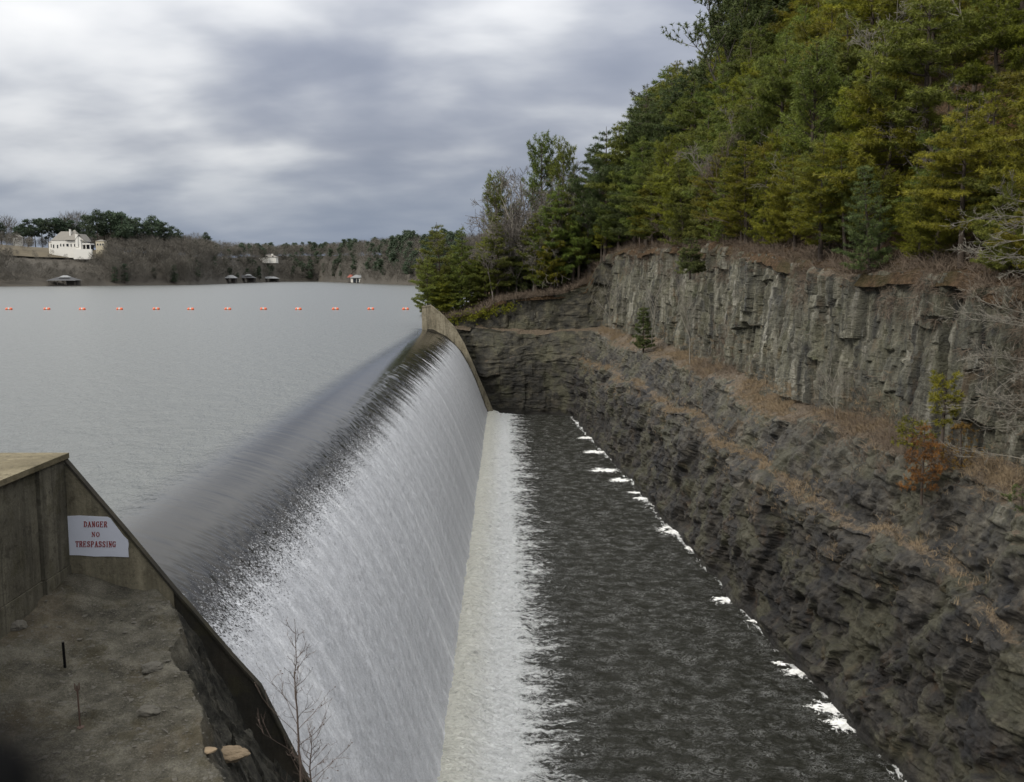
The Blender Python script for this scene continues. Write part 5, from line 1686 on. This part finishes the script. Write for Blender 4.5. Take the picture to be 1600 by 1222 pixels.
# the largest-looking ones as trees of their own, the rest of the wood as one mass
spots.sort(key=lambda q: q[1] / q[3])
for i, (x, d, z, s, px, t) in enumerate(spots[:210]):
    o = link('bare_tree', fb[i % 4]); o.location = (x, d, z); o.scale = (s * 1.15, s * 1.15, s); o.rotation_euler = (0, 0, random.uniform(0, 6))
    wh = 'at the left edge of the far bank' if px < 60 else ('on the slope below the white house' if px < 165 else ('under the pine grove' if px < 290 else ('between the grove and the cove' if px < 400 else 'on the bank beyond the cove')))
    wh += ', close to the water' if t < 25 else ', higher up'
    tag(o, 'leafless tree ' + wh, 'bare tree', 'leafless trees ' + wh)
allv = []; allf = []; n0 = 0; f4 = []
for i, (x, d, z, s, px, t) in enumerate(spots[210:]):
    m_ = fb[i % 4]
    if i < 4:
        pass
    co = np.zeros(len(m_.vertices) * 3, np.float32); m_.vertices.foreach_get('co', co); co = co.reshape(-1, 3)
    nv = 520 * 3
    tri = co[-nv:].reshape(-1, 3, 3)[::2]
    tri = tri.copy()
    c_ = tri.mean(1, keepdims=True); tri = c_ + (tri - c_) * np.array([1.6, 1.6, 1.2])
    a = random.uniform(0, 6.28); R_ = np.array([[math.cos(a), -math.sin(a), 0], [math.sin(a), math.cos(a), 0], [0, 0, 1]])
    v = (tri.reshape(-1, 3) @ R_.T) * s * np.array([1.15, 1.15, 1]) + np.array([x, d, z])
    allv.append(v)
allv = np.concatenate(allv)
tag(link('far_wood', mesh_np('far_wood', allv, np.arange(len(allv)).reshape(-1, 3)), M['twigfar']), 'brown leafless wood covering the far bank', 'woods', kind='stuff')

ev = []
for i in range(230):
    px = 720 - 420 * rr.random() ** 1.6
    t = 3 + 120 * rr.random() ** 1.4
    x, d, z = far_place(px, t)
    cmr = fp[int(rr.integers(0, 4))][1]
    co = np.zeros(len(cmr.vertices) * 3, np.float32); cmr.vertices.foreach_get('co', co); co = co.reshape(-1, 3, 3)[::3]
    cc = co.mean(1, keepdims=True); co = cc + (co - cc) * 1.7
    sc_ = rr.uniform(0.5, 1.0) * (1.15 if px > 380 else 0.8)
    ev.append(co.reshape(-1, 3) * sc_ * np.array([1.2, 1.2, 1.0]) + np.array([x, d, z]))
ev = np.concatenate(ev)
tag(link('far_evergreens', mesh_np('far_evergreens', ev, np.arange(len(ev)).reshape(-1, 3)), M['pine_far']), 'green pines mixed through the wood across the lake', 'woods', kind='stuff')

# a few bigger bare trees against the sky
for px, py in ((22, 335), (30, 338), (115, 331), (127, 330), (136, 329), (312, 362), (322, 366), (645, 370), (640, 374)):
    t = 128; x, d, z = far_place(px, t); h = (432 - py) * d / F_PX + 6 - z
    o = link('bare_tree', fb[px % 4]); o.location = (x, d, z); s = h / 15.0; o.scale = (s, s, s)
    tag(o, 'tall leafless tree standing against the sky beyond the far bank', 'bare tree', 'leafless trees on the far skyline')

# lawn around the white house
x0, d0, z0 = far_place(95, 45)
L_ = []
for px in np.arange(-40, 190, 6.0):
    for t in np.arange(44, 100, 6.0):
        q = far_place(px, t); L_.append((q[0], q[1], q[2] + 0.9 + 0.0))
nr_, nc_ = len(np.arange(-40, 190, 6.0)), len(np.arange(44, 100, 6.0))
tag(link('lawn', mesh_np('lawn', np.array(L_), grid_faces(nr_, nc_), True), M['farlawn']), kind='structure')


# ---------- houses
def hip(b, x0, x1, y0, y1, z0, h, ridge=0.35, ov=0.6):
    x0 -= ov; x1 += ov; y0 -= ov; y1 += ov
    ym = (y0 + y1) / 2; w = (y1 - y0) / 2
    xa, xb = x0 + min(w, (x1 - x0) * ridge), x1 - min(w, (x1 - x0) * ridge)
    b.add([(x0, y0, z0), (x1, y0, z0), (x1, y1, z0), (x0, y1, z0), (xa, ym, z0 + h), (xb, ym, z0 + h)], [(0, 1, 5, 4), (2, 3, 4, 5)])
    b.add([(x0, y0, z0), (x1, y0, z0), (x1, y1, z0), (x0, y1, z0), (xa, ym, z0 + h), (xb, ym, z0 + h)], [(1, 2, 5), (3, 0, 4)])


def gable(b, x0, x1, y0, y1, z0, h, axis='x', ov=0.5, th=0.25):
    if axis == 'x':
        ym = (y0 + y1) / 2
        b.prism([(y0 - ov, z0), (ym, z0 + h), (y1 + ov, z0), (y1 + ov, z0 + th), (ym, z0 + h + th), (y0 - ov, z0 + th)], 'x', x0 - ov, x1 + ov)
    else:
        xm = (x0 + x1) / 2
        b.prism([(x0 - ov, z0), (xm, z0 + h), (x1 + ov, z0), (x1 + ov, z0 + th), (xm, z0 + h + th), (x0 - ov, z0 + th)], 'y', y0 - ov, y1 + ov)


def window(root, x, z, w, h, y=0.0, frame='white'):
    b = MB(); b.box(x - w / 2, x + w / 2, y - 0.10, y - 0.004, z, z + h)
    wn = b.build('window', M[frame], root)
    b = MB(); b.box(x - w / 2 + 0.12, x + w / 2 - 0.12, y - 0.13, y - 0.103, z + 0.12, z + h - 0.12)
    b.build('pane', M['glass'], wn)


def at_far(px, py, t):
    d = float(shore_depth(px)) + t; return at(px, py, d), d / F_PX


# white house on the rise: metres from its left end, scale m per px
o_, k_ = at_far(75, 391, 55)
hs = empty('white_house', o_, 'large white house with a steep grey roof on the rise across the lake', 'house')
def hx(px): return (px - 75) * k_
def hy(py): return (391 - py) * k_
b = MB(); b.box(hx(81), hx(119), 0, 9, -5, hy(376)); b.box(hx(75), hx(82), 1.5, 8, -5, hy(379)); b.build('main_wall', M['white'], hs)
b = MB(); b.box(hx(119.3), hx(128), -1.5, 9.0, -5, hy(375)); b.prism([(hx(119.3), hy(375)), (hx(128), hy(375)), (hx(133), hy(377)), (hx(123.5), hy(368))], 'y', -1.5, 9.0); b.build('gable_wing', M['white'], hs)
b = MB(); hip(b, hx(82), hx(118), 0.3, 8.7, hy(376) + 0.02, hy(362) - hy(376), 0.4); b.build('roof', M['shingle'], hs)
b = MB(); hip(b, hx(104), hx(122), -0.8, 9.4, hy(376) + 0.2, hy(360) - hy(376), 0.46); b.build('high_roof', M['shingle'], hs)
b = MB(); hip(b, hx(75.5), hx(82), 1.8, 7.7, hy(379) + 0.01, 1.6); b.build('low_roof', M['shingle'], hs)
b = MB(); gable(b, hx(119.3), hx(132), -1.7, 9.2, hy(376.5), hy(367) - hy(376.5), 'y', 0.3, 0.35); b.build('gable_roof', M['shingle'], hs)
b = MB(); b.box(hx(108), hx(110), 1, 2.2, 1, hy(359)); b.build('chimney', M['white'], hs)
b = MB(); b.box(hx(119.5), hx(123.5), -1.9, -1.0, 2, hy(367)); b.build('chimney', M['white'], hs)
b = MB(); b.box(hx(128.2), hx(141), -1.2, 6.0, hy(382.5), hy(380.5)); b.build('porch_roof', M['white'], hs)
for px in (128.6, 134, 140.4):
    b = MB(); b.box(hx(px), hx(px) + 0.5, -1.0, -0.5, hy(391), hy(382.55)); b.build('porch_column', M['white'], hs)
b = MB(); b.box(hx(128.3), hx(140), 3.0, 5.8, hy(391), hy(382.6)); b.build('porch_wall', M['glass'], hs)
b = MB(); b.box(hx(117), hx(145), -3.2, -1.62, -6, hy(389.5)); b.build('terrace', M['white'], hs)
for px, py, w, h, y in ((79, 387, 1.0, 2.6, 1.5), (84, 388, 1.0, 2.6, 0), (90, 388, 1.1, 2.4, 0), (99.5, 385.5, 1.0, 2.0, 0), (105.5, 385.5, 1.7, 2.0, 0), (111, 386, 0.9, 2.2, 0), (116.5, 386, 0.9, 2.2, 0), (95, 385.5, 0.9, 2.0, 0), (122.5, 385.5, 1.5, 2.2, -1.5), (122.5, 379, 1.1, 2.2, -1.5), (128.2, 378, 0.9, 1.5, -1.5)):
    window(hs, hx(px), hy(py), w, h, y)

o_, k_ = at_far(150, 391, 62)
h2 = empty('small_house', o_, 'little cream outbuilding just right of the large white house', 'house')
b = MB(); b.box(0, 13 * k_, 0, 5, -3, 14 * k_); b.build('wall', M['cream'], h2)
b = MB(); hip(b, 0, 13 * k_, 0, 5, 14 * k_, 1.0, 0.4, 0.3); b.build('roof', M['shingle'], h2)
for x in (2.2, 5.2, 8): window(h2, x * k_ / 0.43 * 0.6, 3.2, 1.2, 1.5)
o_, k_ = at_far(20, 376, 104)
h3 = empty('small_house', o_, 'small pale gabled house at the left edge of the far bank', 'house')
b = MB(); b.box(0, 9 * k_, 0, 6, -4, 2.2); b.build('wall', M['white'], h3)
b = MB(); gable(b, 0, 9 * k_, 0, 6, 2.2, 1.8, 'y', 0.4); b.build('roof', M['shingle'], h3)
window(h3, 2.2, 0.3, 1.0, 1.3)


def villa(px0, px1, pyb, pyt, t, mat, label, roof, pitch=0.35, chim=(), name='villa', wins=3):
    o_, k_ = at_far(px0, pyb, t)
    W = (px1 - px0) * k_; H = (pyb - pyt) * k_
    r_ = empty(name, o_, label, 'house')
    b = MB(); b.box(0, W, 0, 10, -2, H * (1 - pitch)); b.build('wall', M[mat], r_)
    b = MB(); b.box(W * 0.12, W * 0.62, -2.0, -0.01, -2, H * 0.35); b.build('terrace', M[mat], r_)
    b = MB(); hip(b, 0, W, 0, 10, H * (1 - pitch) + 0.01, H * pitch, 0.3); b.build('roof', M[roof], r_)
    for c in chim:
        b = MB(); b.box(W * c - 0.9, W * c + 0.9, 3, 4.6, H * 0.4, H * 1.12); b.build('chimney', M[mat], r_)
    for i in range(wins): window(r_, W * (i + 0.5) / wins, H * 0.55, min(1.6, W / wins * 0.5), H * 0.28, -0.0)


villa(403, 431, 408, 398, 85, 'white', 'cream white villa with two chimneys among the trees above the boathouses', 'shingle', 0.4, (0.12, 0.75))
villa(480, 520, 414, 403, 75, 'cream', 'long tan villa half hidden by trees at the centre of the far bank', 'shingle', 0.4, (0.4,), wins=5)
villa(512, 524, 419, 410, 50, 'cream', 'smaller tan house lower on the bank beside the long villa', 'shingle', 0.4, (0.15,), wins=2)
villa(654, 668, 404, 389, 60, 'white', 'tall white house with a high chimney showing beside the leaning pine', 'cream', 0.3, (0.08,), wins=2)
villa(343, 352, 410, 401, 90, 'cream', 'small tan house glimpsed in the wood right of the pine grove', 'shingle', 0.4, wins=2)


# ---------- boathouses
def boathouse(px0, px1, pyt, label, wall, roof, kind='open', group='boathouses along the far shore'):
    pm = (px0 + px1) / 2; d = float(shore_depth(pm)) - 6; k_ = d / F_PX
    W = (px1 - px0) * k_; H = (6 + (432 - pyt) * k_)
    r_ = empty('boathouse', ((px0 - 790) * k_, d, 0), label, 'boathouse', group)
    rh = H * 0.35
    b = MB(); b.box(-0.5, W + 0.5, -1.2, 9, 0.35, 0.6); b.build('dock', M['timber'], r_)
    if kind == 'open':
        for x in np.linspace(0.2, W - 0.4, 4):
            for y in (0.0, 7.5):
                b = MB(); b.box(x, x + 0.25, y, y + 0.25, -1, H - rh); b.build('post', M['timber'], r_)
        b = MB(); b.box(W * 0.55, W - 0.45, 4.0, 7.2, 0.6, H - rh - 0.1); b.build('shed_wall', M['timber'], r_)
    else:
        b = MB(); b.box(0, W * 0.99, 0.3, 8, 0.6, H - rh); b.build('wall', M[wall], r_)
        window(r_, W * 0.75, 1.6, W * 0.28, 1.5, 0.3)
        b = MB(); b.box(W * 0.15, W * 0.36, 0.15, 0.29, 0.6, H - rh - 0.6); b.build('door', M['glass'], r_)
        b = MB(); b.box(W * 0.40, W * 0.54, 0.15, 0.29, 0.6, H - rh - 0.6); b.build('door', M['glass'], r_)
    b = MB(); hip(b, 0, W, 0, 8, H - rh + 0.01, rh, 0.3, 0.7); b.build('roof', M[roof], r_)
    return r_, W, H


r_, W, H = boathouse(82, 124, 433, 'dark open boathouse with a small upper roof below the white house', 'timber', 'darkroof')
b = MB(); hip(b, W * 0.35, W * 0.72, 2, 6, H - 0.2, 1.3, 0.3, 0.3); b.build('upper_roof', M['metalroof'], r_)
b = MB(); b.box(-0.45, W + 0.45, -0.75, -0.55, H * 0.62, H * 0.62 + 0.22); b.build('gutter', M['metalroof'], r_)
boathouse(355, 370, 430, 'leftmost dark boathouse of the pair at the mouth of the cove', 'timber', 'metalroof')
r_, W, H = boathouse(373, 400, 430, 'larger dark boathouse with a pale peaked cap at the mouth of the cove', 'timber', 'darkroof')
b = MB(); hip(b, W * 0.45, W * 0.8, 2, 6, H - 0.3, 1.2, 0.3, 0.3); b.build('upper_roof', M['metalroof'], r_)
boathouse(406, 436, 432, 'long grey boathouse deepest in the cove', 'timber', 'metalroof')
boathouse(550, 573, 429.5, 'white boathouse with dark doors standing out on the lake', 'white', 'metalroof', 'closed')
boathouse(545.5, 553, 429, 'small open dock shelter with a red roof beside the white boathouse', 'timber', 'redroof')
# stair on the bank
d = float(shore_depth(300)); k_ = d / F_PX
stx = empty('bank_stair', ((314 - 790) * k_, d, 0), 'pale wooden stair slanting down the far bank to the water', 'stair')
b = MB()
for i in range(14): b.box(-i * 0.62, -i * 0.62 + 0.7, i * 0.5, i * 0.5 + 1.2, 0.2 + i * 0.28, 0.35 + i * 0.28)
b.build('steps', M['timber'], stx)

# ------------------------------------------------------------------ walkway where the photographer stands
post = empty('railing_post', (-0.072, 0.122, 4.4), 'black rounded railing post right in front of the lens, blurred in the lower left corner', 'post')
b = MB(); b.tubes([(0, 0, 0)], [(0, 0, 1.53)], 0.0085, 0.0085, 16); b.build('pole', M['black'], post, True)
b = MB(); b.ball((0, 0, 1.53), 0.0115, 16, 10); b.build('round_cap', M['black'], post, True)
b = MB(); b.tubes([(0, 0, 0)], [(0, 0, 0.02)], 0.05, 0.05, 16); b.build('base_plate', M['black'], post)
b = MB(); b.box(-4, 4, -4, 0.35, 4.1, 4.4)
tag(b.build('walkway', M['concrete_grey']), kind='structure')
b = MB(); b.box(-3.8, 3.8, -3.8, -0.6, -12, 4.1)
tag(b.build('walkway_pier', M['concrete_grey']), kind='structure')
